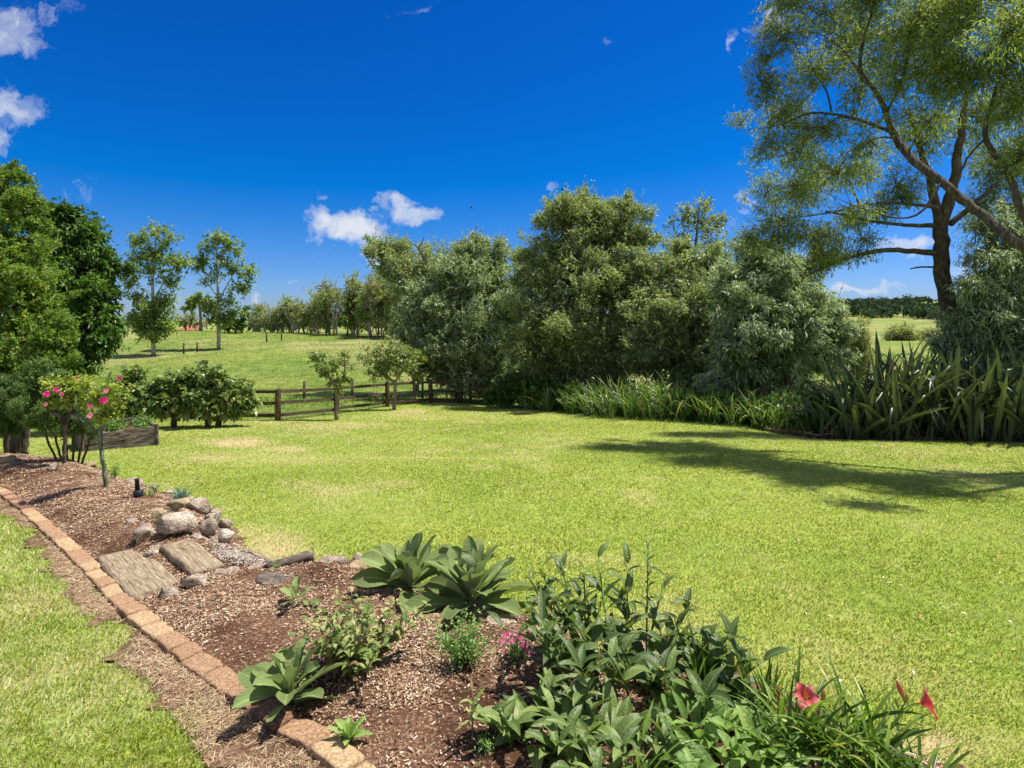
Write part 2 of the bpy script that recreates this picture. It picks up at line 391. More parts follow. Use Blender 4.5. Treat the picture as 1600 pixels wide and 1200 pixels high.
def vnoise(x, y, s, seed=0):
    """cheap smooth value noise"""
    x = np.asarray(x)/s; y = np.asarray(y)/s
    xi = np.floor(x).astype(int); yi = np.floor(y).astype(int); fx = x-xi; fy = y-yi
    fx = fx*fx*(3-2*fx); fy = fy*fy*(3-2*fy)
    def h(a, b):
        n = (a*374761393 + b*668265263 + seed*974711) & 0x7fffffff
        n = ((n ^ (n >> 13))*1274126177) & 0x7fffffff
        return ((n ^ (n >> 16)) & 0xffff)/65535.
    return (h(xi, yi)*(1-fx)+h(xi+1, yi)*fx)*(1-fy)+(h(xi, yi+1)*(1-fx)+h(xi+1, yi+1)*fx)*fy

DRY = [(380, 692, 60, 10, .9), (440, 702, 50, 7, .7), (200, 695, 25, 5, .5), (330, 690, 40, 6, .5), (430, 850, 60, 28, .9), (380, 835, 40, 16, .8), (640, 643, 40, 5, .8), (520, 665, 130, 7, .45), (470, 718, 120, 10, .35), (330, 712, 90, 10, .35),
       (735, 659, 30, 4, .45), (300, 795, 60, 12, .5), (1450, 1165, 60, 14, .9), (1540, 1170, 80, 16, .45), (480, 760, 60, 14, .35), (40, 940, 60, 26, .4), (700, 650, 200, 8, .25), (330, 655, 60, 5, .8), (420, 660, 60, 4, .6)]
DRYW = [(G(a, b), rx, ry, s) for a, b, rx, ry, s in DRY]
def dryness(x, y):
    z = H(x, y); yy = np.maximum(y, .5)
    px = 800+F*x/yy; py = HZ-F*(z-CAM_Z)/yy
    d = np.zeros(np.shape(x))
    for (a, b, rx, ry, s) in DRY:
        q = np.hypot((px-a)/rx, (py-b)/ry)
        d = np.maximum(d, s*sstep(1.3, .2, q))
    n = vnoise(x, y, .55, 3)*.5+vnoise(x, y, .17, 5)*.3+vnoise(x, y, 1.9, 9)*.45
    d = d*(.45+n*.9) + sstep(.66, 1.0, n)*.38
    return np.clip(d, 0, 1)

def axis(lims):
    out = []
    for a, b, st in lims: out += list(np.arange(a, b-1e-6, st))
    return np.array(out)
# terrain sheet, all the way to the horizon
xs = axis([(-3000, -1000, 200), (-1000, -300, 50), (-300, -100, 10), (-100, -40, 2), (-40, -14, .7), (-14, 16, .22), (16, 44, .7), (44, 120, 2), (120, 400, 8), (400, 1200, 40), (1200, 3200, 200)])
ys = axis([(-60, -8, 4), (-8, 1, .5), (1, 10, .16), (10, 34, .25), (34, 60, .6), (60, 120, 1.2), (120, 300, 4), (300, 700, 8), (700, 1500, 50), (1500, 3200, 200)])
X, Y = np.meshgrid(xs, ys); Z = H(X, Y)
V = np.stack([X, Y, Z], -1).reshape(-1, 3)
ny, nx = X.shape
ii = (np.arange(ny-1)[:, None]*nx+np.arange(nx-1)[None, :]).ravel()
Q = np.stack([ii, ii+1, ii+nx+1, ii+nx], 1)
cx = V[Q].mean(1)
isl = inside(lawn_pg, cx[:, 0], cx[:, 1])

def grass_ground_mat(name, far):
    m, nt, out = new_mat(name); L = nt.links.new
    tc = N(nt, 'ShaderNodeTexCoord')
    a1 = N(nt, 'ShaderNodeTexNoise', i_Scale=.35 if not far else .06, i_Detail=6., i_Roughness=.6); L(tc.outputs['Object'], a1.inputs['Vector'])
    a2 = N(nt, 'ShaderNodeTexNoise', i_Scale=9. if not far else .9, i_Detail=8., i_Roughness=.75); L(tc.outputs['Object'], a2.inputs['Vector'])
    a3 = N(nt, 'ShaderNodeTexNoise', i_Scale=85. if not far else 6., i_Detail=3.); L(tc.outputs['Object'], a3.inputs['Vector'])
    if far:
        c = ramp(nt, [(.32, (.07, .135, .015)), (.46, (.13, .21, .028)), (.58, (.23, .275, .05)), (.7, (.32, .30, .10))], a1.outputs[0])
        c2 = ramp(nt, [(.38, (.03, .06, .010)), (.48, (.13, .20, .03)), (.6, (.30, .33, .09))], a2.outputs[0])
    else:
        c = ramp(nt, [(.3, (.19, .26, .035)), (.5, (.26, .33, .05)), (.7, (.36, .39, .08))], a1.outputs[0])
        c2 = ramp(nt, [(.3, (.10, .15, .02)), (.5, (.26, .33, .05)), (.7, (.45, .45, .14))], a2.outputs[0])
    mx = N(nt, 'ShaderNodeMix', data_type='RGBA', blend_type='MIX', i_0=.5); L(c, mx.inputs[6]); L(c2, mx.inputs[7])
    c3 = ramp(nt, [(.3, (.35, .35, .35)), (.7, (.65, .65, .65))], a3.outputs[0])
    ov = N(nt, 'ShaderNodeMix', data_type='RGBA', blend_type='OVERLAY', i_0=.8); L(mx.outputs[2], ov.inputs[6]); L(c3, ov.inputs[7])
    at = N(nt, 'ShaderNodeAttribute', attribute_name='dry')
    dm = N(nt, 'ShaderNodeMix', data_type='RGBA', blend_type='MIX'); L(at.outputs['Fac'], dm.inputs[0]); L(ov.outputs[2], dm.inputs[6]); dm.inputs[7].default_value = (.46, .36, .19, 1)
    b = N(nt, 'ShaderNodeBsdfPrincipled', i_Roughness=.9); b.inputs['Specular IOR Level'].default_value = .1; L(dm.outputs[2], b.inputs['Base Color'])
    bp = N(nt, 'ShaderNodeBump', i_Strength=.7, i_Distance=.03 if not far else .5); L(a2.outputs[0], bp.inputs['Height']); L(bp.outputs[0], b.inputs['Normal'])
    L(b.outputs[0], out.inputs[0]); return m
M_LAWN = grass_ground_mat('lawn_turf', False); M_PAD = grass_ground_mat('paddock_turf', True)
dr = np.where(Y.ravel() < 30, dryness(X.ravel(), Y.ravel()), 0)
u_ = X/np.maximum(Y, 1)
drp = np.clip((vnoise(X, Y, 14, 2)*.7+vnoise(X, Y, 3.5, 4)*.5-.52)*1.3, 0, .75)*sstep(32, 45, Y)
drp = np.maximum(drp, sstep(-.55, -.72, u_)*sstep(62, 95, Y)*.7*(Y < 200))
def sub_mesh(name, mask, mat, at):
    q = Q[mask]; us, inv = np.unique(q, return_inverse=True)
    me = np_mesh(name, V[us], inv.reshape(-1, 4), mat, smooth=True, attrs={'dry': at.ravel()[us]})
    return tag(obj(name, me), kind='structure')
sub_mesh('lawn', isl, M_LAWN, dr)
sub_mesh('paddock_ground', ~isl, M_PAD, drp)

# ------------------------------------------------------------------ garden bed and bare strip
def patch(name, pg_, pg, st, hfun, mat):
    x0, y0 = pg_.min(0)-.4; x1, y1 = pg_.max(0)+.4
    x0 = max(x0, -9); y0 = max(y0, 1.2)
    gx, gy = np.meshgrid(np.arange(x0, x1, st), np.arange(y0, y1, st))
    h, w_ = gx.shape
    # snap border verts
    gz = hfun(gx, gy)
    v = np.stack([gx, gy, gz], -1).reshape(-1, 3)
    i0 = (np.arange(h-1)[:, None]*w_+np.arange(w_-1)[None, :]).ravel()
    q = np.stack([i0, i0+1, i0+w_+1, i0+w_], 1); c = v[q].mean(1)
    q = q[pg(c[:, 0], c[:, 1])]
    us, inv = np.unique(q, return_inverse=True)
    me = np_mesh(name, v[us], inv.reshape(-1, 4), mat, smooth=True)
    return tag(obj(name, me), kind='structure')
rock_c = G(290, 850)
def bed_h(x, y):
    e = edge_dist(bed_pg, x, y); ins = inside(bed_pg, x, y)
    far = sstep(4.55, 5.1, y+.25*(x+3.4))         # higher terrace left of the stone steps
    return H(x, y)+np.where(ins, .012+sstep(0, .5, e)*(.05+.12*far)+(vnoise(x, y, .3, 1)-.5)*.04*sstep(0, .2, e)+(vnoise(x, y, .06, 8)-.5)*.022, .004)
def dirt_h(x, y): return H(x, y)+.012+(vnoise(x, y, .1, 8)-.5)*.014
def soil_mat(name, dark, mid, light, thr):
    m, nt, out = new_mat(name); L = nt.links.new
    tc = N(nt, 'ShaderNodeTexCoord')
    a1 = N(nt, 'ShaderNodeTexNoise', i_Scale=2.2, i_Detail=5.); L(tc.outputs['Object'], a1.inputs['Vector'])
    a2 = N(nt, 'ShaderNodeTexNoise', i_Scale=60., i_Detail=8., i_Roughness=.8); L(tc.outputs['Object'], a2.inputs['Vector'])
    vo = N(nt, 'ShaderNodeTexVoronoi', i_Scale=75.); mp = N(nt, 'ShaderNodeMapping'); mp.inputs['Scale'].default_value = (1, 1.7, 1); L(tc.outputs['Object'], mp.inputs[0]); L(mp.outputs[0], vo.inputs['Vector'])
    c = ramp(nt, [(.3, dark), (.6, mid)], a1.outputs[0])
    vr = N(nt, 'ShaderNodeRGBToBW'); L(vo.outputs['Color'], vr.inputs[0])
    ad = N(nt, 'ShaderNodeMath', operation='ADD'); L(vr.outputs[0], ad.inputs[0]); L(a1.outputs[0], ad.inputs[1])
    f = N(nt, 'ShaderNodeMapRange', i_1=thr, i_2=thr+.2, i_3=0., i_4=.8); L(ad.outputs[0], f.inputs[0])
    mx = N(nt, 'ShaderNodeMix', data_type='RGBA', blend_type='MIX'); L(f.outputs[0], mx.inputs[0]); L(c, mx.inputs[6]); mx.inputs[7].default_value = c4(light)
    c3 = ramp(nt, [(.3, (.3, .3, .3)), (.7, (.7, .7, .7))], a2.outputs[0])
    ov = N(nt, 'ShaderNodeMix', data_type='RGBA', blend_type='OVERLAY', i_0=.9); L(mx.outputs[2], ov.inputs[6]); L(c3, ov.inputs[7])
    b = N(nt, 'ShaderNodeBsdfPrincipled', i_Roughness=.95); b.inputs['Specular IOR Level'].default_value = .1; L(ov.outputs[2], b.inputs['Base Color'])
    hh = N(nt, 'ShaderNodeMath', operation='ADD'); L(a2.outputs[0], hh.inputs[0]); L(vr.outputs[0], hh.inputs[1])
    bp = N(nt, 'ShaderNodeBump', i_Strength=1., i_Distance=.015); L(hh.outputs[0], bp.inputs['Height']); L(bp.outputs[0], b.inputs['Normal'])
    L(b.outputs[0], out.inputs[0]); return m
M_SOIL = soil_mat('soil', (.075, .036, .020), (.165, .085, .050), (.38, .25, .155), 1.12)
M_DIRT = soil_mat('bare_dirt', (.10, .052, .030), (.24, .14, .085), (.42, .30, .18), 1.10)
patch('garden_bed', bed_pg, in_bed, .035, bed_h, M_SOIL)
patch('dirt_path', dirt_pg, in_dirt, .05, dirt_h, M_DIRT)

def scatter_in(pg, n, rng, ymin=1.6, ymax=12, power=1.3):
    """random points in a polygon, denser near the camera"""
    x0, y0 = pg.min(0); x1, y1 = pg.max(0); y0 = max(y0, ymin); y1 = min(y1, ymax)
    out = []
    tot = 0
    for _try in range(400):
        if tot >= n: break
        u = rng.random(n*3); y = (y0**(1-power)+(y1**(1-power)-y0**(1-power))*u)**(1/(1-power))
        x = rng.uniform(x0, x1, n*3)
        k = inside(pg, x, y) & (np.abs(x) < y*1.15+.5)
        out.append(np.stack([x[k], y[k]], 1)); tot += k.sum()
    return np.concatenate(out)[:n]

# wood chips on the bed
def chips(name, pg, hf, n, rng, Lr, Wr, stops, lab, cat, tilt=.45, lift=.012, densf=None):
    p = scatter_in(pg, n, rng, ymax=40)
    if densf is not None: p = p[rng.random(len(p)) < densf(p[:, 0], p[:, 1])]
    n = len(p); z = hf(p[:, 0], p[:, 1])+rng.uniform(.0, lift, n)
    th = rng.uniform(0, 2*math.pi, n); d = np.stack([np.cos(th), np.sin(th), rng.normal(0, tilt*.5, n)], 1); d = nrm(d)
    up = nrm(np.stack([rng.normal(0, tilt, n), rng.normal(0, tilt, n), np.ones(n)], 1)); s = nrm(np.cross(d, up)); nn = np.cross(s, d)
    sc = (p[:, 1]/3.)**.35
    Ls = rng.uniform(*Lr, n)*sc; Ws = rng.uniform(*Wr, n)*sc
    c = np.stack([p[:, 0], p[:, 1], z], 1)
    Vv = np.empty((n, 6, 3)); a = d*Ls[:, None]*.5; b = s*Ws[:, None]*.5; t = nn*Ws[:, None]*.22
    Vv[:, 0] = c-a-b*rng.uniform(.3, 1, (n, 1)); Vv[:, 1] = c-a+b; Vv[:, 2] = c+a+b*rng.uniform(.2, 1, (n, 1)); Vv[:, 3] = c+a*rng.uniform(.6, 1, (n, 1))-b
    Vv[:, 4] = c-a*.8+t; Vv[:, 5] = c+a*.8+t
    base = (np.arange(n)*6)[:, None]
    Qq = np.concatenate([base+np.array([[0, 4, 5, 3]]), base+np.array([[4, 1, 2, 5]])])
    mat = leaf_mat(name+'_mat', stops, trans=0.02, rough=.85, spec=.15)
    me = np_mesh(name, Vv.reshape(-1, 3), Qq, mat, var=np.repeat(rng.random(n), 6))
    return tag(obj(name, me), lab, cat, kind='stuff')
def bdens(x, y):
    n = vnoise(x, y, .75, 21)*.6+vnoise(x, y, .25, 22)*.4
    return .10+.80*sstep(.38, .66, n)
chips('wood_mulch', bed_pg, bed_h, 150000, RNG, (.007, .028), (.0035, .009), [(0, (.10, .05, .03)), (.35, (.24, .14, .085)), (.65, (.40, .27, .165)), (.88, (.60, .46, .31)), (1, (.74, .61, .45))],
      'pale wood chip mulch scattered over the dark soil of the garden bed', 'mulch', densf=bdens)
chips('dry_clippings', dirt_pg, dirt_h, 22000, RNG, (.015, .06), (.0015, .004), [(0, (.16, .09, .05)), (.5, (.34, .23, .13)), (.85, (.56, .43, .27)), (1, (.70, .58, .40))],
      'dry straw-coloured grass clippings lying on the bare dirt strip', 'clippings', tilt=.3, lift=.02, densf=lambda x, y: (edge_dist(brick_xy[:-1], x, y)*0+np.min([np.hypot(x-(a+(b-a)*np.clip(((x-a[0])*(b-a)[0]+(y-a[1])*(b-a)[1])/((b-a)@(b-a)), 0, 1)[:, None])[:, 0], y-(a+(b-a)*np.clip(((x-a[0])*(b-a)[0]+(y-a[1])*(b-a)[1])/((b-a)@(b-a)), 0, 1)[:, None])[:, 1]) for a, b in zip(brick_xy[:-1], brick_xy[1:])], axis=0) > .075)*(.15+.85*sstep(.35, .65, vnoise(x, y, .35, 25)*.6+vnoise(x, y, .12, 26)*.4)))

# ------------------------------------------------------------------ grass blades
def blades(name, P2, hf, rng, h, wd, dry, mat, lean=.9, vadd=0.):
    n = len(P2); th = rng.uniform(0, 2*math.pi, n); ln = rng.uniform(.15, lean, n)
    b = np.stack([P2[:, 0], P2[:, 1], hf(P2[:, 0], P2[:, 1])-.004], 1)
    d = np.stack([np.cos(th)*np.sin(ln), np.sin(th)*np.sin(ln), np.cos(ln)], 1)
    s = np.stack([-np.sin(th+rng.normal(0, .6, n)), np.cos(th), np.zeros(n)], 1)
    Vv = np.empty((n, 4, 3)); hh = h[:, None]; ww = wd[:, None]
    Vv[:, 0] = b-s*ww*.5; Vv[:, 1] = b+s*ww*.5
    md = b+d*hh*.6
    tip = b+d*hh+np.stack([np.cos(th), np.sin(th), -np.ones(n)*.4], 1)*hh*.22
    Vv[:, 2] = md+s*ww*.42; Vv[:, 3] = tip
    f = np.arange(n*4).reshape(n, 4)
    cl = vnoise(P2[:, 0], P2[:, 1], .09, 31)*.38+(vnoise(P2[:, 0]+P2[:, 1]*.3, P2[:, 1], 1.6, 33)*.6+vnoise(P2[:, 0], P2[:, 1], .45, 35)*.4-.5)*.75+.12+rng.random(n)*.52
    var = np.where(rng.random(n) < dry*.85+.06, .80+rng.random(n)*.2, np.clip(cl*.72+vadd, 0, .76))
    return np_mesh(name, Vv.reshape(-1, 3), f, mat, var=np.repeat(var, 4))
M_BLADE = leaf_mat('grass_blade', [(0, (.12, .165, .015)), (.3, (.25, .30, .03)), (.55, (.34, .40, .10)), (.76, (.56, .58, .28)), (.82, (.52, .44, .22)), (1, (.66, .56, .35))], trans=.3, rough=.5, spec=.3, transcol=(1.2, 1.3, .5))
def lawn_pts(rng, dens0, y0, y1, p):
    # sample y with pdf ~ y * y^-p
    n = int(dens0*3**p*1.9*abs((y1**(2-p)-y0**(2-p))/(2-p)))
    u = rng.random(n); y = (y0**(2-p)+(y1**(2-p)-y0**(2-p))*u)**(1/(2-p)); x = rng.uniform(-1.02, 1.02, n)*y
    k = inside(lawn_pg, x, y); x = x[k]; y = y[k]
    e1 = in_bed(x, y); e2 = in_dirt(x, y)
    keep = ~(e1 | e2)
    # ragged creep of grass over the edges
    ed = edge_dist(dirt_pg, x, y); eb = edge_dist(bed_pg, x, y)
    keep |= e2 & (ed < .10*vnoise(x, y, .15, 40)) & (edge_dist(brick_xy[:len(brick_xy)], x, y) > .15)
    keep |= e1 & (eb < .12*vnoise(x, y, .15, 41)) & (edge_dist(brick_xy, x, y) > .3)
    return np.stack([x[keep], y[keep]], 1)
GP = lawn_pts(RNG, 13500, 2.0, 29, 1.75)
gd = dryness(GP[:, 0], GP[:, 1])
keep = RNG.random(len(GP)) > gd*.35
GP = GP[keep]; gd = gd[keep]
left = (GP[:, 0] < -GP[:, 1]*.38) & (GP[:, 1] < 7) & (GP[:, 0]+GP[:, 1]*.0 < -1.1)
e_left = inside(np.vstack([poly(DIRT_PX), [(-9, 1)], [(-9, 9)]]), GP[:, 0], GP[:, 1])
hgt = RNG.uniform(.012, .027, len(GP))*(GP[:, 1]/3)**.35*np.where(e_left, RNG.uniform(.9, 1.9, len(GP)), 1.)
wdt = RNG.uniform(.0024, .0050, len(GP))*(GP[:, 1]/3)**.85*np.where(e_left, 1.45, 1.)
tag(obj('grass', blades('grass', GP, lambda x, y: H(x, y), RNG, hgt, wdt, gd, M_BLADE, vadd=np.where(e_left, .12, 0.))), 'short mown grass of the lawn with yellow and dry patches', 'grass', kind='stuff')
# rough pasture beyond the fence
n = 90000
yy = 20*(105/20)**RNG.random(n); xx = RNG.uniform(-1.0, .0, n)*yy
k = ~inside(lawn_pg, xx, yy); PP = np.stack([xx[k], yy[k]], 1)
cl = vnoise(PP[:, 0], PP[:, 1], 2.5, 51); PP = PP[RNG.random(len(PP)) < .25+cl*.9]
n = len(PP)
M_PAST = leaf_mat('pasture_blade', [(0, (.07, .12, .015)), (.4, (.12, .19, .028)), (.74, (.20, .27, .05)), (.82, (.32, .30, .11)), (1, (.42, .36, .18))], trans=.3, rough=.6, spec=.2)
tall = np.where((np.abs(PP[:, 1]-30-.15*PP[:, 0]) < 3.0) & (PP[:, 0] > -16), 2.2, 1.)
tag(obj('pasture_grass', blades('pasture', PP, H, RNG, RNG.uniform(.04, .12, n)*(PP[:, 1]/30)**.5*tall, RNG.uniform(.02, .05, n)*(PP[:, 1]/30)**.8, vnoise(PP[:, 0], PP[:, 1], 5, 3)*.5, M_PAST)),
    'rough pasture grass growing on the paddock slope beyond the fence', 'pasture', kind='stuff')
n = 30000
yy = 16*(70/16)**RNG.random(n); xx = RNG.uniform(.15, 1.0, n)*yy
k = ~inside(lawn_pg, xx, yy); PP = np.stack([xx[k], yy[k]], 1); n = len(PP)
tag(obj('meadow_grass', blades('meadow', PP, H, RNG, RNG.uniform(.05, .2, n)*(PP[:, 1]/30)**.5, RNG.uniform(.02, .05, n)*(PP[:, 1]/30)**.8, np.zeros(n)+.1, M_PAST)),
    'long meadow grass behind the flax and shrubs', 'meadow grass', kind='stuff')
# ------------------------------------------------------------------ trees and shrubs
M_BARK = noise_mat('grey_bark', [(.3, (.10, .075, .055)), (.55, (.22, .18, .14)), (.75, (.38, .34, .28))], (14, 14, 3), 6, .9, .8, .03)
M_BARK_D = noise_mat('dark_bark', [(.3, (.05, .035, .025)), (.6, (.13, .095, .065)), (.8, (.25, .2, .15))], (14, 14, 4), 6, .9, .8, .03)
M_BARK_P = noise_mat('pale_bark', [(.3, (.22, .19, .15)), (.55, (.42, .38, .32)), (.75, (.55, .52, .46))], (5, 5, 2), 5, .9, .4, .03)
M_BARK_W = noise_mat('willow_bark', [(.3, (.035, .027, .02)), (.5, (.085, .068, .052)), (.62, (.15, .125, .10)), (.75, (.30, .27, .23))], (16, 16, 5), 7, .9, 1., .03, distortion=.6)

CK = 4.2
NLEAF = [0]
def tree(name, label, cat, base, trunks, blobs, lm, bm, LL, LW, dens=18, per=14, spray=.5, group=None, rng=None, up=.3, outw=.8, droop=.15,
         twig=True, inner=.25, shell=.55, clump=.42, flat=.6, limb_r=.35, crown_name='crown', nsub=None, fold=.25, varb=0., fill=0, limb=True, rag=.25, big=1.7, ck=None, tk=1., dy=None, shoots=0, shl=1., under=0., paint_hl=0., bj=0.):
    """blobs: (px,py,rpx,y,[squash z],[dens mul]); trunks: list of lists (px,py,y,r) in photo px + depth"""
    rng = rng or RNG
    if dy is not None:
        f_ = dy if callable(dy) else (lambda a, y: y+dy)
        trunks = [[(a, b, f_(a, y), r_*f_(a, y)/y) for a, b, y, r_ in t_] for t_ in trunks]
        blobs = [(b[0], b[1], b[2], f_(b[0], b[3])+under*max(0, min(1.3, (b[1]-525)/60)))+tuple(b[4:]) for b in blobs]
        t0 = trunks[0][0]; base = GY(t0[0], t0[2])
    if bj: blobs = [tuple(b[:3])+(b[3]+rng.uniform(-bj, bj),)+tuple(b[4:]) for b in blobs]
    root = empty(name, base, label, cat, group)
    tb = MB(); sk = []
    for tr in trunks:
        c = np.array([np.append(P(a, b, y), r) if b is not None else np.append(GY(a, y), r) for a, b, y, r in tr])
        c[:, 3] *= tk; cp = curve_pts(c, max(6, 5*len(c)))
        cp[1:-1, :3] += rng.normal(0, 1, (len(cp)-2, 3))*cp[1:-1, 3:4]*.15
        tube(tb, cp[:, :3], cp[:, 3], 9 if cp[0, 3] > .06 else 6)
        sk.append(cp)
    sk = np.concatenate(sk) if sk else np.array([[*base, .1]])
    LV = []; LVv = []; LVu = []
    C = []
    for b in blobs:
        px, py, rp, y = b[:4]; sq = b[4] if len(b) > 4 else 1.; dm = b[5] if len(b) > 5 else 1.
        c = P(px, py, y); r = rp/F*y
        # limb from skeleton
        dd = np.linalg.norm(sk[:, :3]-c, axis=1)+np.maximum(0, sk[:, 2]-c[2])*1.5
        a = sk[np.argmin(dd)]
        r0 = min(a[3]*.7, limb_r*.1*max(r, .2)+.01)
        mid = (a[:3]+c)/2+np.array([0, 0, .12])*np.linalg.norm(c-a[:3])+rng.normal(0, .06, 3)*r
        if limb and np.linalg.norm(c-a[:3]) > .15*r:
            cp = curve_pts([np.append(a[:3], r0), np.append(mid, r0*.75), np.append(c, r0*.45)], 7); tube(tb, cp[:, :3], cp[:, 3], 5, cap=False)
        ns = nsub or int(np.clip(6+r*7, 6, 26))
        dirs = nrm(rng.normal(size=(ns, 3))); dirs[:, 2] = dirs[:, 2]*.9+.1
        sc = c+dirs*(r*rng.uniform(shell, 1.0+rag*.4, (ns, 1)))*np.array([1, 1, sq])
        if twig: twigs(tb, np.repeat(c[None], ns, 0), sc, r0*.4+.004, .004)
        cover = min(dens/40, 1.7) if dens >= 10 else dens/3
        n = int(cover*(ck or CK)*dm*math.pi*r*r*sq**.5/(.5*LL*LL*LW)/per)+4
        wt = rng.random(ns)**2.2+.07; pick = rng.choice(ns, n, p=wt/wt.sum())
        g = rng.normal(size=(n, 3)); g = nrm(g)*rng.random((n, 1))**.45
        q = sc[pick]+g*r*clump*np.array([1, 1, .8])
        inn = rng.random(n) < inner
        q[inn] = c+nrm(rng.normal(size=(inn.sum(), 3)))*(r*rng.random((inn.sum(), 1))**.5*.75)*np.array([1, 1, sq])
        q[:, 2] = np.maximum(q[:, 2], H(q[:, 0], q[:, 1])+.05)
        outd = nrm(q-c+rng.normal(0, .15, (n, 3))*r)
        d = nrm(outd*outw+np.array([0, 0, up])+rng.normal(0, .35, (n, 3)))
        if twig:
            m_ = rng.random(n) < .45
            twigs(tb, (q-d*spray*.5)[m_], (q+d*spray*.6)[m_], .0035+LL*.02, .0015)
        t = rng.uniform(-.5, .6, (n, per, 1))
        pb = q[:, None]+d[:, None]*spray*t+rng.normal(0, spray*.06, (n, per, 3))
        ld = nrm(d[:, None]*.7+rng.normal(0, .55, (n, per, 3))+np.array([0, 0, -.1]))
        pb = pb.reshape(-1, 3); ld = ld.reshape(-1, 3); m = len(pb)
        ll = LL*rng.uniform(.6, 1.25, m)*np.repeat(np.where(inn, big, 1.), per); NLEAF[0] += m
        v, f = leaves(pb, ld, ll, ll*LW*rng.uniform(.8, 1.2, m), rng, droop=droop, flat=flat, fold=fold)
        cv = np.repeat(rng.random(n)*.30+rng.random()*.2+(rng.random(n) < paint_hl)*.38, per)+rng.random(m)*.4+varb  # random sprays take a paler colour, painting sun highlights on the leaves
        LV.append(v); LVv.append(np.repeat(np.clip(cv, 0, 1), 4))
    if shoots:
        A_ = []; D_ = []; Ls = []
        for _ in range(shoots):
            px, py, rp, y = blobs[rng.integers(len(blobs))][:4]; c = P(px, py, y); r_ = rp/F*y
            dd = nrm(np.array([rng.normal()*.8, rng.normal()*.8, abs(rng.normal())+.25])); A_.append(c+dd*r_*.85); D_.append(nrm(dd*np.array([.35, .35, 1])+rng.normal(0, .1, 3)+[0, 0, .5])); Ls.append(rng.uniform(.35, 1.)*shl)
        A_ = np.array(A_); D_ = np.array(D_); Ls = np.array(Ls)[:, None]
        twigs(tb, A_, A_+D_*Ls, .008, .002)
        k_ = 14; t_ = rng.uniform(0, 1, (shoots, k_, 1)); pb = (A_[:, None]+D_[:, None]*Ls[:, None]*t_).reshape(-1, 3)
        ld = nrm(np.repeat(D_, k_, 0)*.6+rng.normal(0, .6, (shoots*k_, 3)))
        v, f = leaves(pb, ld, LL*rng.uniform(.5, 1., len(pb)), LL*LW*.9, rng, droop=.05); LV.append(v); LVv.append(np.repeat(rng.random(len(pb))*.6+.3, 4))
    if tb.n: obj('trunk', tb.mesh('trunk', bm), root)
    V = np.concatenate(LV); me = np_mesh('crown', V, np.arange(len(V)).reshape(-1, 4), lm, var=np.concatenate(LVv))
    obj(crown_name, me, root)
    return root

M_WIL = leaf_mat('willow_leaf', [(0, (.035, .06, .014)), (.35, (.09, .135, .024)), (.7, (.20, .25, .045)), (.92, (.34, .35, .07)), (1, (.40, .29, .06))], under=(.22, .27, .14), trans=.42, rough=.55, spec=.3, transcol=(1.8, 1.9, .5))
M_SIL = leaf_mat('silver_leaf', [(0, (.022, .038, .014)), (.35, (.065, .098, .036)), (.6, (.165, .21, .095)), (.8, (.50, .55, .38)), (1, (.62, .66, .50))], under=(.42, .47, .34), trans=.25, rough=.5, spec=.4, transcol=(1.4, 1.7, .6))  # pale upper stops paint leaf reflections into the silvery colour
M_SIL2 = leaf_mat('olive_leaf', [(0, (.028, .044, .018)), (.35, (.085, .118, .044)), (.6, (.195, .235, .10)), (.83, (.50, .54, .36)), (1, (.62, .65, .48))], under=(.34, .38, .22), trans=.3, rough=.5, spec=.4, transcol=(1.5, 1.7, .55))  # palest stops are highlights put into the leaf colour
M_POP = leaf_mat('poplar_leaf', [(0, (.05, .09, .018)), (.5, (.12, .19, .04)), (.85, (.24, .30, .08)), (1, (.36, .33, .08))], under=(.28, .34, .14), trans=.4, rough=.4, spec=.4)
M_BELT = leaf_mat('shelter_leaf', [(0, (.15, .17, .09)), (.5, (.29, .30, .16)), (.85, (.43, .42, .25)), (1, (.48, .40, .22))], trans=.35, rough=.6, spec=.25)
M_CYP = leaf_mat('conifer_spray', [(0, (.05, .10, .020)), (.35, (.115, .20, .035)), (.7, (.24, .33, .065)), (1, (.40, .45, .12))], trans=.3, rough=.55, spec=.3)
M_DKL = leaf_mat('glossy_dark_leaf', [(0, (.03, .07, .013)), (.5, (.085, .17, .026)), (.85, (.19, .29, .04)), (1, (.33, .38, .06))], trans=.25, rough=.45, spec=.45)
M_VINE = leaf_mat('vine_leaf', [(0, (.05, .09, .022)), (.5, (.14, .21, .06)), (.85, (.28, .35, .12)), (1, (.44, .40, .14))], under=(.25, .30, .14), trans=.22, rough=.42, spec=.45)
M_ROSE = leaf_mat('rose_leaf', [(0, (.14, .20, .035)), (.5, (.32, .38, .07)), (.85, (.52, .52, .13)), (1, (.58, .44, .15))], trans=.35, rough=.45, spec=.35)
M_FRUIT = leaf_mat('fruit_leaf', [(0, (.07, .12, .025)), (.5, (.16, .23, .06)), (.8, (.30, .34, .12)), (1, (.42, .30, .12))], under=(.32, .36, .2), trans=.3, rough=.45, spec=.35)
M_ROSM = leaf_mat('rosemary_leaf', [(0, (.06, .11, .03)), (.5, (.14, .23, .06)), (1, (.29, .38, .14))], trans=.2, rough=.5, spec=.35)

def B(px, y): return GY(px, y)

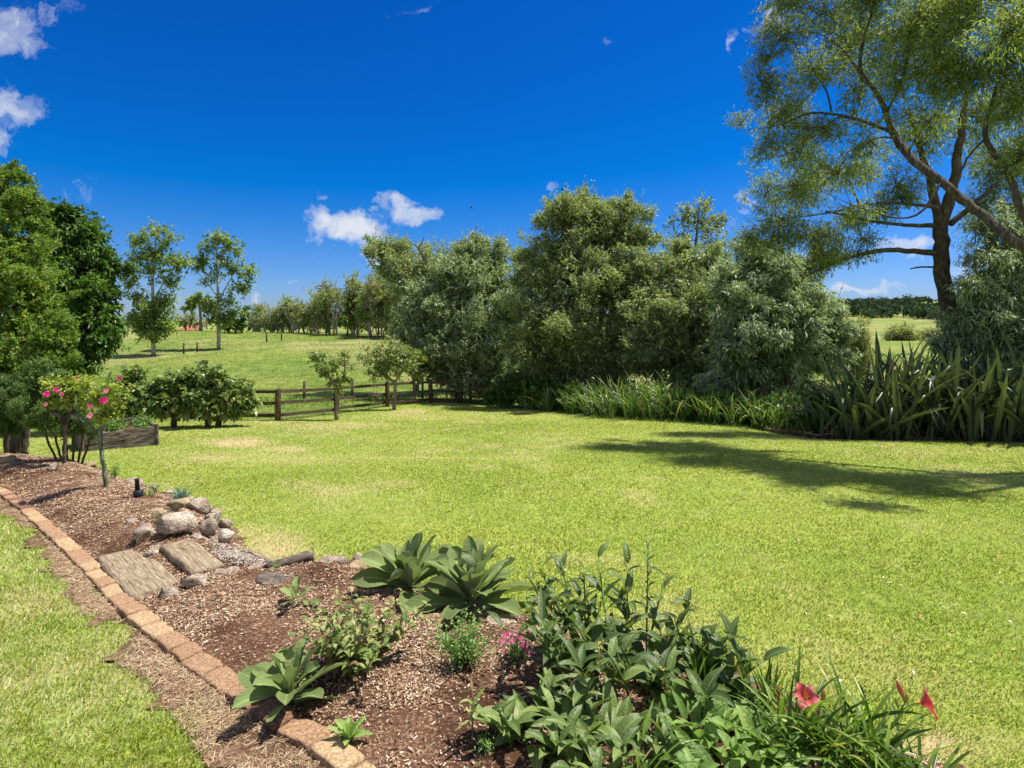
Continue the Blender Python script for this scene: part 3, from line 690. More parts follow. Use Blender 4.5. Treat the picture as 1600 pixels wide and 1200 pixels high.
# --- the shrub wall, left to right
r = np.random.default_rng
tree('shrub_tree', 'small-leaved green tree at the left end of the shrub wall, behind the fence', 'tree', B(640, 33), [[(650, None, 33, .2), (645, 520, 33, .15), (630, 450, 33, .1)]],
     [(605, 405, 38, 33), (640, 430, 48, 32.5), (680, 420, 40, 33), (655, 480, 40, 32), (700, 470, 42, 32.5), (625, 395, 22, 33.3), (590, 385, 16, 33), (720, 430, 28, 33), (760, 440, 40, 34), (660, 520, 40, 31.5), (670, 560, 36, 31)],
     M_SIL2, M_BARK, .17, .32, dens=32, per=12, spray=.5, rng=r(11), under=1.0, paint_hl=.24, clump=.30, shell=.6, shoots=60, shl=0.9, dy=1.5, up=.6, rag=.5)
tree('silver_shrub', 'broad silvery shrub with shoots on top, right of the pale end tree', 'shrub', B(725, 27.5), [[(715, None, 28, .16), (712, 560, 28, .12), (710, 500, 28, .1)], [(760, None, 27.5, .16), (755, 540, 27.5, .1)]],
     [(690, 470, 48, 28), (735, 430, 52, 28.5), (660, 500, 38, 27.7), (770, 450, 50, 28), (700, 530, 58, 27), (760, 520, 60, 27), (665, 545, 40, 27.3), (720, 580, 50, 26.5), (775, 585, 48, 26.3), (690, 570, 36, 27), (800, 480, 46, 28),
      (740, 395, 26, 28.5), (700, 415, 28, 28.5), (775, 405, 28, 28.6), (650, 470, 26, 28), (635, 520, 22, 28)],
     M_SIL, M_BARK_D, .17, .27, dens=42, per=12, spray=.45, rng=r(12), under=1.3, paint_hl=.24, clump=.30, shell=.6, shoots=120, shl=1.0, dy=2.0, up=.4)
# bare upright shoots
tree('whip_shoots', 'tall thin leafy shoots rising above the silvery shrub against the sky', 'shrub', B(760, 29.5), [[(730+i*9, 440, 29.5, .02), (726+i*10+random.uniform(-5, 5), 372+random.uniform(-8, 20), 29.5, .006)] for i in range(11)],
     [(715+i*9+random.uniform(-4, 4), random.uniform(380, 425), 7, 29.5, 2.2, .5) for i in range(16)],
     M_SIL2, M_BARK, .12, .3, dens=22, per=6, spray=.4, rng=r(13), dy=1.5, ck=3, up=1.6, outw=.2, limb=False, inner=.6)
tree('silver_shrub', 'tallest rounded shrub tree in the middle of the shrub wall', 'shrub', B(905, 24), [[(880, None, 24, .2), (885, 540, 24, .14), (890, 440, 24, .1)], [(935, None, 24.5, .18), (940, 480, 24.5, .1)]],
     [(905, 370, 62, 25), (860, 400, 50, 24.6), (960, 375, 52, 25), (840, 430, 38, 24.3), (990, 420, 42, 24.6), (900, 440, 66, 24), (850, 480, 48, 23.6), (960, 460, 58, 24), (890, 520, 62, 23.3), (835, 530, 44, 23.3), (950, 540, 56, 23.2), (1000, 490, 40, 24),
      (900, 590, 56, 22.6), (850, 590, 46, 22.8), (955, 600, 46, 22.4), (820, 600, 34, 23), (880, 335, 30, 25), (935, 338, 32, 25), (975, 335, 26, 25.2), (1005, 370, 22, 25), (915, 322, 20, 25.2), (985, 540, 30, 23.4), (1010, 450, 28, 24.5)],
     M_SIL2, M_BARK_D, .16, .28, dens=46, per=12, spray=.45, rng=r(14), under=1.5, paint_hl=.24, clump=.30, shell=.6, shoots=150, shl=1.1, dy=2.2, up=.5, rag=.4)
tree('slender_tree', 'thin open tree rising behind the shrub wall against the sky', 'tree', B(1080, 34), [[(1085, None, 34, .2), (1082, 440, 34, .12), (1088, 370, 34, .07), (1092, 320, 34, .03)]],
     [(1090, 345, 30, 34, 1.3, .6), (1060, 375, 20, 34, 1, .6), (1120, 350, 20, 34, 1, .6), (1100, 320, 16, 34, 1, .6), (1072, 335, 18, 34, 1, .6), (1115, 385, 22, 34, 1, .6), (1070, 405, 30, 34, 1, .8), (1110, 420, 30, 34, 1, .8), (1135, 400, 16, 34), (1050, 345, 10, 34, 1, .5), (1135, 345, 9, 34, 1, .5)],
     M_SIL2, M_BARK, .16, .4, dens=20, per=8, spray=.5, rng=r(15), ck=3., up=.7, shell=.3, inner=.4)
tree('silver_shrub', 'pale green shrub right of the tallest shrub tree, above the strap-leaved clumps', 'shrub', B(1060, 22), [[(1050, None, 22, .14), (1055, 520, 22, .1)], [(1085, None, 21.5, .12), (1080, 500, 21.5, .08)]],
     [(1040, 440, 44, 23), (1080, 430, 40, 23), (1020, 480, 40, 22), (1075, 490, 56, 21.8), (1030, 530, 50, 21.4), (1085, 560, 48, 21), (1110, 450, 42, 22.5), (1000, 560, 34, 21.5), (1045, 575, 42, 20.8), (1120, 510, 48, 21.5), (1005, 420, 26, 23.4), (1055, 400, 26, 23.5), (1100, 595, 40, 20.6), (1110, 405, 26, 23)],
     M_SIL2, M_BARK_D, .15, .27, dens=46, per=12, spray=.42, rng=r(16), under=1.5, paint_hl=.24, clump=.30, shell=.6, shoots=110, shl=0.9, dy=2.0, up=.4, varb=.12)
tree('silver_shrub', 'large dense dark shrub with drooping tips at the right end of the shrub wall', 'shrub', B(1210, 18.3), [[(1190, None, 18.3, .14), (1195, 540, 18.3, .1)], [(1235, None, 18.5, .12), (1230, 540, 18.5, .08)]],
     [(1180, 440, 52, 19.6), (1150, 480, 46, 19), (1220, 450, 54, 19.4), (1190, 510, 64, 18.4), (1250, 500, 52, 18.4), (1280, 480, 36, 19), (1150, 550, 46, 18), (1225, 565, 58, 17.8), (1280, 545, 44, 18.2), (1180, 590, 46, 17.6), (1240, 610, 42, 17.7), (1135, 590, 38, 18), (1305, 515, 22, 18.8), (1300, 570, 24, 18.5), (1140, 440, 36, 19.6), (1200, 410, 40, 20), (1255, 425, 34, 20), (1170, 395, 26, 20.3)],
     M_SIL, M_BARK_D, .15, .22, dens=48, per=13, spray=.42, rng=r(17), under=1.5, paint_hl=.24, clump=.30, shell=.6, shoots=60, shl=0.7, dy=1.6, up=.05, droop=.35, outw=.9)
tree('pale_bush', 'small yellowish bush seen in the gap beside the dark end shrub', 'bush', B(1330, 24), [[(1330, None, 24, .05), (1330, 540, 24, .03)]],
     [(1325, 520, 26, 24), (1345, 545, 24, 24), (1315, 560, 26, 24), (1335, 580, 28, 24), (1310, 490, 16, 24)], M_BELT, M_BARK, .09, .35, dens=34, per=10, spray=.3, rng=r(18), varb=.15)
# dark undergrowth behind the strap leaves
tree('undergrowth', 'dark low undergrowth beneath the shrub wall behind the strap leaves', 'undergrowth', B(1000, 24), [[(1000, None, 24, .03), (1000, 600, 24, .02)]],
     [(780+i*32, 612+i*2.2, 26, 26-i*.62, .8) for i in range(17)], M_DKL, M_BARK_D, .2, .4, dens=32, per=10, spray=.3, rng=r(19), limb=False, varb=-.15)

# --- right: two willow-like trees over the lawn edge
tree('willow_tree', 'tall upright tree with rough mottled trunk and long side limb, behind the flax', 'tree', B(1500, 17),
     [[(1502, None, 17, .34), (1492, 560, 17, .31), (1480, 480, 17, .28), (1470, 400, 17, .26), (1472, 345, 17, .24), (1490, 290, 16.8, .18), (1500, 220, 16.6, .13), (1510, 150, 16.4, .08)],
      [(1470, 360, 17, .18), (1458, 300, 17, .15), (1440, 240, 17, .1), (1420, 170, 17, .06)],
      [(1468, 396, 17, .13), (1420, 392, 17, .10), (1370, 392, 16.8, .085), (1310, 408, 16.5, .06), (1260, 432, 16.3, .03)],
      [(1466, 352, 17, .10), (1420, 352, 17, .07), (1360, 345, 16.6, .05), (1290, 330, 16.4, .03)],
      [(1472, 325, 17, .09), (1430, 320, 16.6, .06), (1370, 318, 16.4, .05), (1280, 335, 16.2, .03), (1180, 345, 16, .01)],
      [(1485, 350, 17, .12), (1520, 320, 17, .09), (1570, 270, 17, .06), (1610, 200, 17, .04)],
      [(1465, 418, 17, .04), (1440, 417, 17, .035), (1423, 420, 17, .025)]],
     [(1330, 350, 34, 16.6, .6, .7), (1270, 370, 42, 16.4, .7), (1220, 345, 40, 16.2, .7, .8), (1200, 385, 34, 16.5, .8), (1290, 410, 30, 16.4, .6), (1340, 400, 24, 16.6, .6, .7), (1250, 300, 46, 16.4, .8, .7), (1320, 270, 48, 16.6, .8, .7), (1370, 330, 30, 16.6, .7, .6),
      (1400, 290, 44, 16.8, 1, .7), (1440, 220, 50, 17, 1, .7), (1520, 180, 56, 17, 1, .7), (1560, 260, 50, 17.5, 1, .8), (1590, 330, 44, 17.5, 1, .9), (1540, 330, 34, 17.8, 1, .7), (1200, 300, 30, 16.4, .8, .6), (1170, 370, 22, 16.6, .8, .8), (1350, 375, 26, 16.4, .5, .6), (1620, 230, 60, 17, 1, .8), (1480, 110, 50, 17, 1, .6)],
     M_WIL, M_BARK_W, .11, .24, dens=28, per=7, spray=.34, rng=r(21), tk=.8, ck=3.9, big=1.1, clump=.66, up=.0, droop=.3, limb_r=.3, shell=.4)
tree('willow_tree', 'big leaning tree reaching in from the right edge over the lawn', 'tree', B(1800, 12.5),
     [[(1800, None, 12.5, .3), (1720, 470, 12.5, .25), (1600, 388, 12.2, .19), (1540, 342, 12, .165), (1490, 300, 11.8, .15), (1440, 262, 11.6, .14), (1405, 225, 11.4, .125), (1385, 180, 11.2, .10), (1372, 150, 11.1, .085), (1345, 110, 11, .065), (1350, 60, 11, .05), (1362, 20, 11, .035), (1370, -40, 11, .02)],
      [(1392, 205, 11.3, .075), (1350, 190, 11.1, .06), (1300, 178, 10.9, .05), (1260, 178, 10.8, .035), (1220, 195, 10.7, .02), (1160, 205, 10.6, .006)],
      [(1300, 178, 10.9, .035), (1290, 140, 10.8, .028), (1260, 100, 10.7, .02), (1235, 60, 10.6, .008)],
      [(1342, 110, 11, .04), (1310, 70, 10.9, .03), (1270, 50, 10.8, .015), (1230, 45, 10.6, .006)],
      [(1385, 180, 11.2, .05), (1410, 120, 11.3, .04), (1425, 60, 11.4, .03), (1440, 0, 11.4, .02)],
      [(1470, 285, 11.7, .06), (1440, 330, 11.2, .04), (1400, 340, 11, .03), (1330, 320, 10.8, .015)],
      [(1680, 440, 12.4, .17), (1640, 400, 12.2, .15), (1597, 330, 12, .13), (1575, 270, 11.9, .11), (1540, 215, 11.8, .09), (1553, 150, 11.8, .06), (1565, 100, 11.8, .04)],
      [(1575, 265, 11.9, .06), (1620, 220, 11.9, .05), (1660, 150, 11.9, .04)],
      [(1540, 215, 11.8, .045), (1510, 250, 11.6, .035), (1490, 300, 11.4, .02)],
      [(1700, 30, 11, .12), (1640, 55, 11, .10), (1590, 30, 11, .08), (1550, 32, 11, .06), (1510, 25, 11, .03)],
      [(1760, 300, 12.2, .2), (1720, 120, 11.4, .14), (1700, 30, 11, .12)]],
     [(1230, 60, 42, 10.6, .8, .8), (1190, 130, 34, 10.6, .9, .8), (1270, 110, 46, 10.8, 1, .7), (1220, 180, 46, 10.7, .7, .8), (1290, 200, 40, 10.9, .8, .7), (1320, 60, 50, 11, 1, .75), (1350, 130, 46, 11, 1, .7), (1250, 240, 44, 10.8, .8, .85), (1310, 270, 36, 11, .7, .6),
      (1200, 230, 30, 10.7, .8, .7), (1400, 60, 54, 11.2, 1, .8), (1400, 130, 44, 11.6, 1, .7), (1450, 30, 56, 11.4, 1, .9), (1470, 110, 50, 11.8, 1, .8), (1350, 0, 50, 11.2, 1, .9), (1290, 20, 36, 11, 1, .8), (1540, 90, 54, 11.8, 1, .8), (1500, 20, 50, 11.6, 1, .9), (1590, 150, 46, 12, 1, .7), (1600, 60, 56, 11.6, 1, .9),
      (1450, 190, 44, 11.8, 1, .55), (1360, 220, 34, 11.4, 1, .5), (1240, 300, 30, 10.9, .8, .7), (1330, 330, 30, 10.9, .6, .5), (1650, 120, 70, 12, 1, .8), (1680, 20, 70, 11.4, 1, .9), (1560, -40, 70, 11.6, 1, .8), (1400, -60, 70, 11.4, 1, .8), (1280, -50, 60, 11, 1, .7), (1220, -10, 40, 10.8, 1, .6), (1700, 250, 60, 12, 1, .7), (1600, 250, 40, 12.2, 1, .7), (1580, 60, 44, 10.6, 1, .9), (1470, 60, 40, 10.4, 1, .7), (1790, 150, 80, 12, 1, .7), (1160, 190, 16, 10.6, .8, .7), (1200, 90, 20, 10.6, .8, .7)],
     M_WIL, M_BARK_W, .085, .26, dens=34, per=7, spray=.24, rng=r(22), tk=.58, ck=3.7, big=1.1, bj=.8, clump=.7, dy=lambda a, y: y*float(np.interp(a, [1150, 1300, 1450, 1600, 1800], [1.44, 1.22, .95, .80, .78])), up=.1, droop=.3, limb_r=.25, shell=.35, varb=.08)
tree('silver_shrub', 'tall dark drooping shrub at the right edge between trunk and frame', 'shrub', B(1580, 15.5), [[(1585, None, 15.5, .15), (1580, 500, 15.5, .1), (1575, 420, 15.5, .07)]],
     [(1545, 400, 34, 15.6, 1, .7), (1590, 400, 44, 15.6), (1560, 460, 44, 15.4), (1530, 500, 34, 15.3), (1600, 470, 50, 15.4), (1570, 530, 44, 15.1), (1620, 540, 50, 15), (1530, 550, 30, 15.2), (1600, 580, 46, 14.8), (1660, 450, 60, 15.4), (1560, 590, 30, 15), (1650, 600, 60, 14.8), (1520, 455, 24, 15.5, 1, .7), (1500, 510, 26, 15.6), (1480, 540, 24, 15.8), (1580, 350, 34, 16, 1, .8), (1620, 380, 44, 16), (1540, 360, 24, 16, 1, .7)],
     M_SIL, M_BARK_D, .14, .2, dens=46, per=13, spray=.4, rng=r(23), paint_hl=.15, up=-.1, droop=.4)
tree('hazy_bush', 'brownish feathery bush in the far field seen through the gap', 'bush', B(1408, 95), [[(1408, None, 95, .2), (1408, 525, 95, .1)]],
     [(1400, 525, 14, 95), (1412, 518, 12, 95), (1420, 530, 14, 95), (1405, 540, 14, 95)], M_BELT, M_BARK, .4, .4, dens=3.5, per=8, spray=1.2, rng=r(24))
tree('hazy_bush', 'grey-brown bush behind the mottled trunk foot in the far field', 'bush', B(1462, 95), [[(1462, None, 95, .2), (1462, 530, 95, .1)]],
     [(1455, 525, 14, 95), (1470, 520, 14, 95), (1440, 535, 12, 95), (1485, 530, 16, 95), (1465, 540, 14, 95)], M_BELT, M_BARK, .4, .4, dens=3.5, per=8, spray=1.2, rng=r(25))

# --- left
M_RED = plain_mat('rust_red_iron', (.34, .11, .065), .7)
tree('conifer_tree', 'tall bright green conifer at the left edge of the garden', 'tree', B(28, 11), [[(25, None, 11, .17), (24, 640, 11, .14), (20, 560, 11, .12)], [(38, None, 11.1, .12), (42, 650, 11.1, .1), (46, 560, 11.1, .06)], [(12, None, 11.3, .10), (8, 640, 11.2, .08), (-4, 560, 11.2, .06)]],
     [(10, 300, 34, 11.5, 1.3), (-30, 330, 50, 11.5, 1.2), (36, 330, 28, 11.3, 1.3), (20, 380, 46, 11.2, 1.2), (-30, 420, 60, 11, 1.2), (50, 400, 34, 11.4, 1.2), (30, 450, 50, 10.9, 1.2), (70, 470, 32, 11.2, 1.3), (-20, 510, 60, 10.6, 1.2), (45, 520, 50, 10.7, 1.1), (90, 530, 26, 11, 1.2), (20, 580, 50, 10.5, 1), (75, 560, 32, 10.8, 1), (-30, 600, 50, 10.4, 1), (20, 270, 18, 11.5, 1), (40, 300, 14, 11.3, 1), (95, 500, 16, 11.3, 1), (-40, 270, 34, 11.6)],
     M_CYP, M_BARK_W, .055, .45, dens=110, per=16, spray=.16, rng=r(31), tk=.6, paint_hl=.15, up=.5, droop=.05, flat=.2, clump=.34, limb_r=.2, inner=.15, shell=.7)
tree('broadleaf_tree', 'rounded dark green broadleaf tree right of the conifer', 'tree', B(110, 16), [[(110, None, 16, .2), (110, 560, 16, .16), (115, 500, 16, .12)]],
     [(95, 350, 34, 16, 1), (130, 370, 44, 16, 1), (80, 400, 40, 15.8, 1), (150, 420, 40, 16, 1), (110, 440, 50, 15.5, 1), (165, 470, 26, 16, 1.1), (140, 500, 46, 15.6, 1), (90, 500, 46, 15.3, 1), (150, 535, 32, 15.7, 1), (110, 555, 40, 15.2, .8), (165, 405, 24, 16.2), (70, 335, 16, 16), (105, 325, 14, 16), (172, 510, 18, 16), (60, 450, 40, 15.6)],
     M_DKL, M_BARK_D, .115, .42, dens=48, per=10, spray=.28, rng=r(32), up=.1, droop=.25, clump=.36, inner=.3, flat=1.2)
tree('poplar_tree', 'left and taller of two open poplars standing on the hill slope', 'tree', B(240, 60), [[(240, None, 60, .45), (240, 500, 60, .36), (238, 440, 60, .28), (242, 390, 60, .16), (245, 350, 60, .05)], [(240, 470, 60, .16), (262, 430, 60, .1), (282, 405, 60, .05)], [(240, 485, 60, .14), (215, 460, 60, .1), (200, 440, 60, .04)]],
     [(245, 362, 12, 60, 1.2, .7), (222, 370, 14, 60, 1, .7), (262, 372, 14, 60, 1, .7), (240, 395, 20, 60, 1, .8), (208, 380, 12, 60, 1, .7), (265, 405, 16, 60, 1, .8), (215, 405, 16, 60, 1, .7), (282, 412, 14, 60, 1, .8), (240, 425, 20, 60, 1, .6), (205, 440, 14, 60, 1, .7), (265, 440, 14, 60, 1, .7), (215, 465, 15, 60, 1, .8), (262, 470, 14, 60), (240, 490, 24, 60, 1, 1.6), (225, 505, 18, 60, 1, 1.5), (258, 508, 18, 60, 1, 1.5), (242, 522, 18, 60, .7, 1.4), (212, 495, 10, 60)],
     M_POP, M_BARK_P, .26, .6, dens=2.6, per=9, spray=1.1, rng=r(33), tk=.5, ck=3.7, group=None, up=.4, shell=.3, limb_r=.2)
tree('poplar_tree', 'right and shorter of two open poplars standing on the hill slope', 'tree', B(341, 66), [[(342, None, 66, .45), (341, 500, 66, .36), (340, 440, 66, .25), (338, 400, 66, .12), (338, 370, 66, .05)], [(341, 465, 66, .16), (322, 440, 66, .1), (302, 420, 66, .05)], [(341, 470, 66, .16), (358, 440, 66, .12), (372, 415, 66, .05)]],
     [(340, 372, 14, 66, 1, .8), (325, 385, 12, 66, 1, .7), (358, 380, 14, 66, 1, .7), (372, 392, 10, 66, 1, .7), (318, 405, 14, 66, 1, .7), (345, 405, 16, 66, 1, .7), (308, 418, 14, 66, 1, .7), (365, 420, 14, 66, 1, .9), (385, 430, 14, 66, 1, 1), (335, 430, 14, 66, 1, .5), (375, 450, 14, 66, 1, .9), (320, 440, 10, 66, 1, .6), (355, 470, 14, 66, 1, .8), (328, 480, 14, 66, 1, 1.), (350, 500, 18, 66, 1, 1.), (365, 490, 12, 66, 1, 1.), (330, 500, 12, 66)],
     M_POP, M_BARK_P, .27, .6, dens=2.4, per=8, spray=1.1, rng=r(34), tk=.5, ck=3.4, up=.4, shell=.3, limb_r=.2)
tree('hill_tree', 'small round-topped tree on the ridge between the two poplars', 'tree', B(313, 95), [[(314, None, 95, .3), (313, 490, 95, .2), (312, 478, 95, .15)]],
     [(305, 472, 9, 95, .8), (318, 470, 9, 95, .8), (296, 482, 8, 95, .8), (326, 480, 8, 95, .8), (311, 464, 6, 95)], M_POP, M_BARK, .5, .6, dens=3, per=8, spray=1.0, rng=r(35))
tree('hill_bush', 'dark round bush on the ridge at the foot of the right poplar', 'bush', B(368, 88), [[(368, None, 88, .2), (368, 510, 88, .1)]],
     [(366, 505, 11, 88), (376, 510, 9, 88), (360, 510, 9, 88), (382, 488, 8, 88, 1, .8)], M_DKL, M_BARK, .5, .6, dens=3.5, per=8, spray=.9, rng=r(36))
for (px, py, rr, lab) in ((200, 506, 8, 'low dark bush on the far left ridge'), (290, 500, 10, 'sparse grey bush on the ridge above the red roof')):
    tree('hill_bush', lab, 'bush', B(px, 98), [[(px, None, 98, .15), (px, py, 98, .1)]], [(px-rr*.7, py+2, rr*.7, 98), (px+rr*.5, py, rr*.8, 98), (px+rr*1.5, py+4, rr*.6, 98)], M_BELT if rr > 8 else M_DKL, M_BARK, .45, .6, dens=3, per=6, spray=.9, rng=r(37))

# shelterbelt on the ridge
rb = r(41); k = 0
for px in list(range(388, 636, 7)):
    x = px+rb.uniform(-8, 8); t = (px-388)/250
    y = 104-26*t+rb.uniform(-2, 4)
    top = np.interp(px, [388, 410, 450, 500, 540, 570, 600, 640], [488, 482, 468, 454, 440, 432, 436, 440])+rb.uniform(-12, 14)
    bot = HZ-F*(float(H((x-800)/F*y, y))-CAM_Z)/y
    h = bot-top; ln = rb.uniform(-8, 8)
    bl = [(x+ln+rb.uniform(-7, 7), top+h*rb.uniform(.06, .72), rb.uniform(.08, .15)*h+1.5, y+rb.uniform(-1.5, 1.5), 1.1, rb.uniform(.5, 1.)) for _ in range(11 if px > 480 else 9)]
    trs = [[(x, None, y, .26), (x+ln*.4, bot-h*.4, y, .2), (x+ln, bot-h*.8, y, .06)]]
    for q in range(5):
        sx = x+rb.uniform(-5, 5); trs.append([(sx, bot-h*rb.uniform(.0, .25), y, .13), (sx+rb.uniform(-12, 12), bot-h*rb.uniform(.3, .45), y, .09), (sx+rb.uniform(-18, 18), bot-h*rb.uniform(.5, .7), y, .04)])
    tree('shelterbelt_tree', 'thin pale-stemmed tree in the shelterbelt row along the ridge', 'tree', B(x, y), trs, bl, M_BELT if k % 3 else M_POP, M_BARK_P if k % 2 == 0 else M_BARK,
         .30, .55, dens=2.2, per=7, spray=.9, rng=rb, ck=1.9, tk=.6, big=1.2, up=.6, group='shelterbelt trees on the ridge', shell=.2, limb_r=.15, rag=.6)
    k += 1
tree('hedge_row', 'dark hedge bottom growing behind the stems of the shelterbelt', 'hedge', B(500, 108), [[(500, None, 108, .1), (500, 505, 108, .1)]],
     [(395+i*10, 508-(i % 3)*3, 9, 112-i*1.0, .9) for i in range(26)], M_DKL, M_BARK, .6, .6, dens=2.2, per=7, spray=.9, rng=r(42), limb=False, varb=.1)

# vine-covered bushes before the fence
for (lab, bl, tr, sd) in (
    ('broad-leaved vine bush at the left, partly behind the pink roses', [(205, 600, 26, 17.5), (180, 610, 24, 17.5), (225, 625, 28, 17.2), (195, 635, 24, 17.2), (245, 610, 20, 17.5), (215, 590, 16, 17.6)], [(215, 17.4)], 51),
    ('broad-leaved vine bush in the middle of the row, dipping top', [(268, 600, 20, 17.5), (275, 625, 26, 17.3), (255, 635, 20, 17.2), (290, 610, 18, 17.5)], [(272, 17.4)], 52),
    ('broad-leaved vine bush at the right end of the row on two dark stems', [(310, 592, 24, 17.6), (335, 605, 28, 17.6), (300, 625, 28, 17.3), (345, 630, 26, 17.4), (375, 620, 22, 17.7), (385, 635, 16, 17.7), (325, 640, 22, 17.3), (355, 600, 16, 17.6), (290, 583, 10, 17.6)], [(325, 17.4), (341, 17.5)], 53)):
    tree('vine_bush', lab, 'bush', B(tr[0][0], tr[0][1]), [[(a, None, b, .09), (a+1, 630, b, .08), (a, 610, b, .05)] for a, b in tr], bl, M_VINE, M_BARK_D, .13, .75, dens=54, per=8, spray=.25, rng=r(sd), paint_hl=.25, up=.1, droop=.25, flat=1.1, group='vine bushes before the fence', clump=.34, inner=.3)

# young fruit trees by the fence
tree('fruit_tree', 'slim young fruit tree with an upright forked crown by the fence', 'tree', B(526, 20.2), [[(526, None, 20.2, .075), (526, 612, 20.2, .065), (522, 596, 20.2, .06)], [(524, 605, 20.2, .045), (508, 580, 20.2, .03), (495, 560, 20.2, .012)], [(526, 610, 20.2, .05), (538, 585, 20.2, .03), (538, 555, 20.2, .012)]],
     [(500, 570, 12, 20.2), (490, 556, 8, 20.2), (515, 582, 14, 20.2), (536, 572, 12, 20.2), (540, 590, 10, 20.2), (525, 595, 12, 20.2), (522, 562, 9, 20.2), (505, 556, 6, 20.2), (538, 556, 7, 20.2), (530, 608, 8, 20.2, 1, .7)],
     M_FRUIT, M_BARK, .095, .6, dens=30, per=7, spray=.2, rng=r(61), ck=2.6, limb_r=.5, shell=.5)
tree('fruit_tree', 'wider flat-topped young fruit tree right of the slim one', 'tree', B(615, 24.5), [[(616, None, 24.5, .085), (617, 604, 24.5, .075), (614, 594, 24.5, .06)], [(616, 600, 24.5, .05), (604, 585, 24.5, .04), (590, 575, 24.5, .02)], [(616, 600, 24.5, .05), (628, 580, 24.5, .04), (640, 560, 24.5, .015)]],
     [(590, 572, 17, 24.5), (575, 560, 13, 24.5), (610, 560, 18, 24.5), (630, 565, 16, 24.5), (600, 585, 15, 24.5), (625, 582, 15, 24.5), (595, 548, 14, 24.7), (620, 545, 15, 24.7), (640, 552, 12, 24.7), (645, 570, 10, 24.7), (585, 585, 9, 24.5), (572, 548, 8, 24.8, 1, .6), (608, 532, 8, 24.8, 1, .6)],
     M_FRUIT, M_BARK, .10, .55, dens=26, per=7, spray=.25, rng=r(62), ck=2.6, varb=.1, limb_r=.45)
tree('pale_shrub', 'pale green shrub between the fruit tree and the shrub wall', 'shrub', B(648, 27.5), [[(648, None, 27.5, .05), (648, 590, 27.5, .03)]],
     [(640, 575, 12, 27.5), (655, 560, 12, 27.5), (650, 590, 12, 27.5), (632, 555, 9, 27.5, 1, .6)], M_ROSE, M_BARK, .10, .5, dens=20, per=7, spray=.25, rng=r(63))
# dead snag
mb = MB()
c = curve_pts([np.append(P(a, b, 31.5), q) for a, b, q in ((672, 430, .07), (662, 402, .055), (652, 386, .04), (645, 380, .03))], 8); tube(mb, c[:, :3], c[:, 3], 6)
c = curve_pts([np.append(P(a, b, 31.5), q) for a, b, q in ((653, 388, .035), (660, 378, .028), (662, 370, .015))], 6); tube(mb, c[:, :3], c[:, 3], 6)
tag(obj('dead_branch', mb.mesh('dead_branch', M_BARK_D), loc=P(672, 430, 31.5)), 'bare dead forked branch poking above the green end tree', 'branch')

# far forest on the hill
rf = r(71); n = 3000
yy = rf.uniform(270, 640, n*3); xx = rf.uniform(.42, 1.15, n*3)*yy
pxx = 800+F*xx/yy
pyy = HZ-F*(H(xx, yy)-CAM_Z)/yy
keep = (pyy < np.interp(pxx, [1200, 1330, 1350, 1420, 1440, 1460, 1600], [497, 497, 499, 496, 500, 508, 508])) & ~((np.abs(pyy-488-(pxx-1405)*.2) < 7) & (pxx > 1394) & (pxx < 1420)) & ~((np.abs(pyy-479+(pxx-1450)*.1) < 6) & (pxx > 1428) & (pxx < 1480))
xx = xx[keep][:n]; yy = yy[keep][:n]
n = len(xx); s = rf.uniform(2.5, 5.2, n)*np.where(rf.random(n) < .08, 1.5, 1); kk = 44
d = nrm(rf.normal(size=(n, kk, 3))); d[:, :, 2] = np.abs(d[:, :, 2])
c = np.stack([xx, yy, H(xx, yy)+s*.4], 1)
pb = (c[:, None]+d*s[:, None, None]*rf.uniform(.5, 1, (n, kk, 1))).reshape(-1, 3)
v, f = leaves(pb, nrm(rf.normal(size=(n*kk, 3))), rf.uniform(1., 2.4, n*kk), rf.uniform(.8, 1.8, n*kk), rf, fold=.1)
M_FOR = leaf_mat('forest_leaf', [(0, (.025, .045, .028)), (.6, (.055, .085, .045)), (1, (.12, .15, .08))], trans=.1, rough=.95, spec=.03)
var = np.repeat(np.repeat(rf.random(n)*.7, kk)+rf.random(n*kk)*.3, 4)
tag(obj('forest', np_mesh('forest', v, f, M_FOR, var=var)), 'dark evergreen forest covering the distant hill', 'forest', kind='stuff')

print('LEAVES', NLEAF)
# ------------------------------------------------------------------ box helper with worn edges
def board(mb, a, b, w, h, rng, seg=8, jit=.004, up=(0, 0, 1), var=None):
    """squared timber from a to b (centres of the two ends), width w (sideways) height h"""
    a = np.asarray(a, float); b = np.asarray(b, float); t = nrm(b-a); s = nrm(np.cross(t, up)); u = np.cross(s, t)
    V = []; uv = []; Ln = np.linalg.norm(b-a)
    c_ = min(w, h)*.12
    prof = [(-w/2+c_, -h/2), (w/2-c_, -h/2), (w/2, -h/2+c_), (w/2, h/2-c_), (w/2-c_, h/2), (-w/2+c_, h/2), (-w/2, h/2-c_), (-w/2, -h/2+c_)]
    for i in range(seg+1):
        p = a+(b-a)*i/seg; e = 1 if 0 < i < seg else .93
        for k, (x, z) in enumerate(prof):
            V.append(p+s*(x*e+rng.normal()*jit)+u*(z*e+rng.normal()*jit)); uv.append((k/8, i/seg*Ln))
    Q = [[i*8+k, i*8+(k+1) % 8, (i+1)*8+(k+1) % 8, (i+1)*8+k] for i in range(seg) for k in range(8)]
    V += [a, b]; uv += [(0, 0), (0, 0)]; m = (seg+1)*8
    T = [[(k+1) % 8, k, m] for k in range(8)]+[[seg*8+k, seg*8+(k+1) % 8, m+1] for k in range(8)]
    mb.add(V, Q, T, rng.random() if var is None else var, uv)

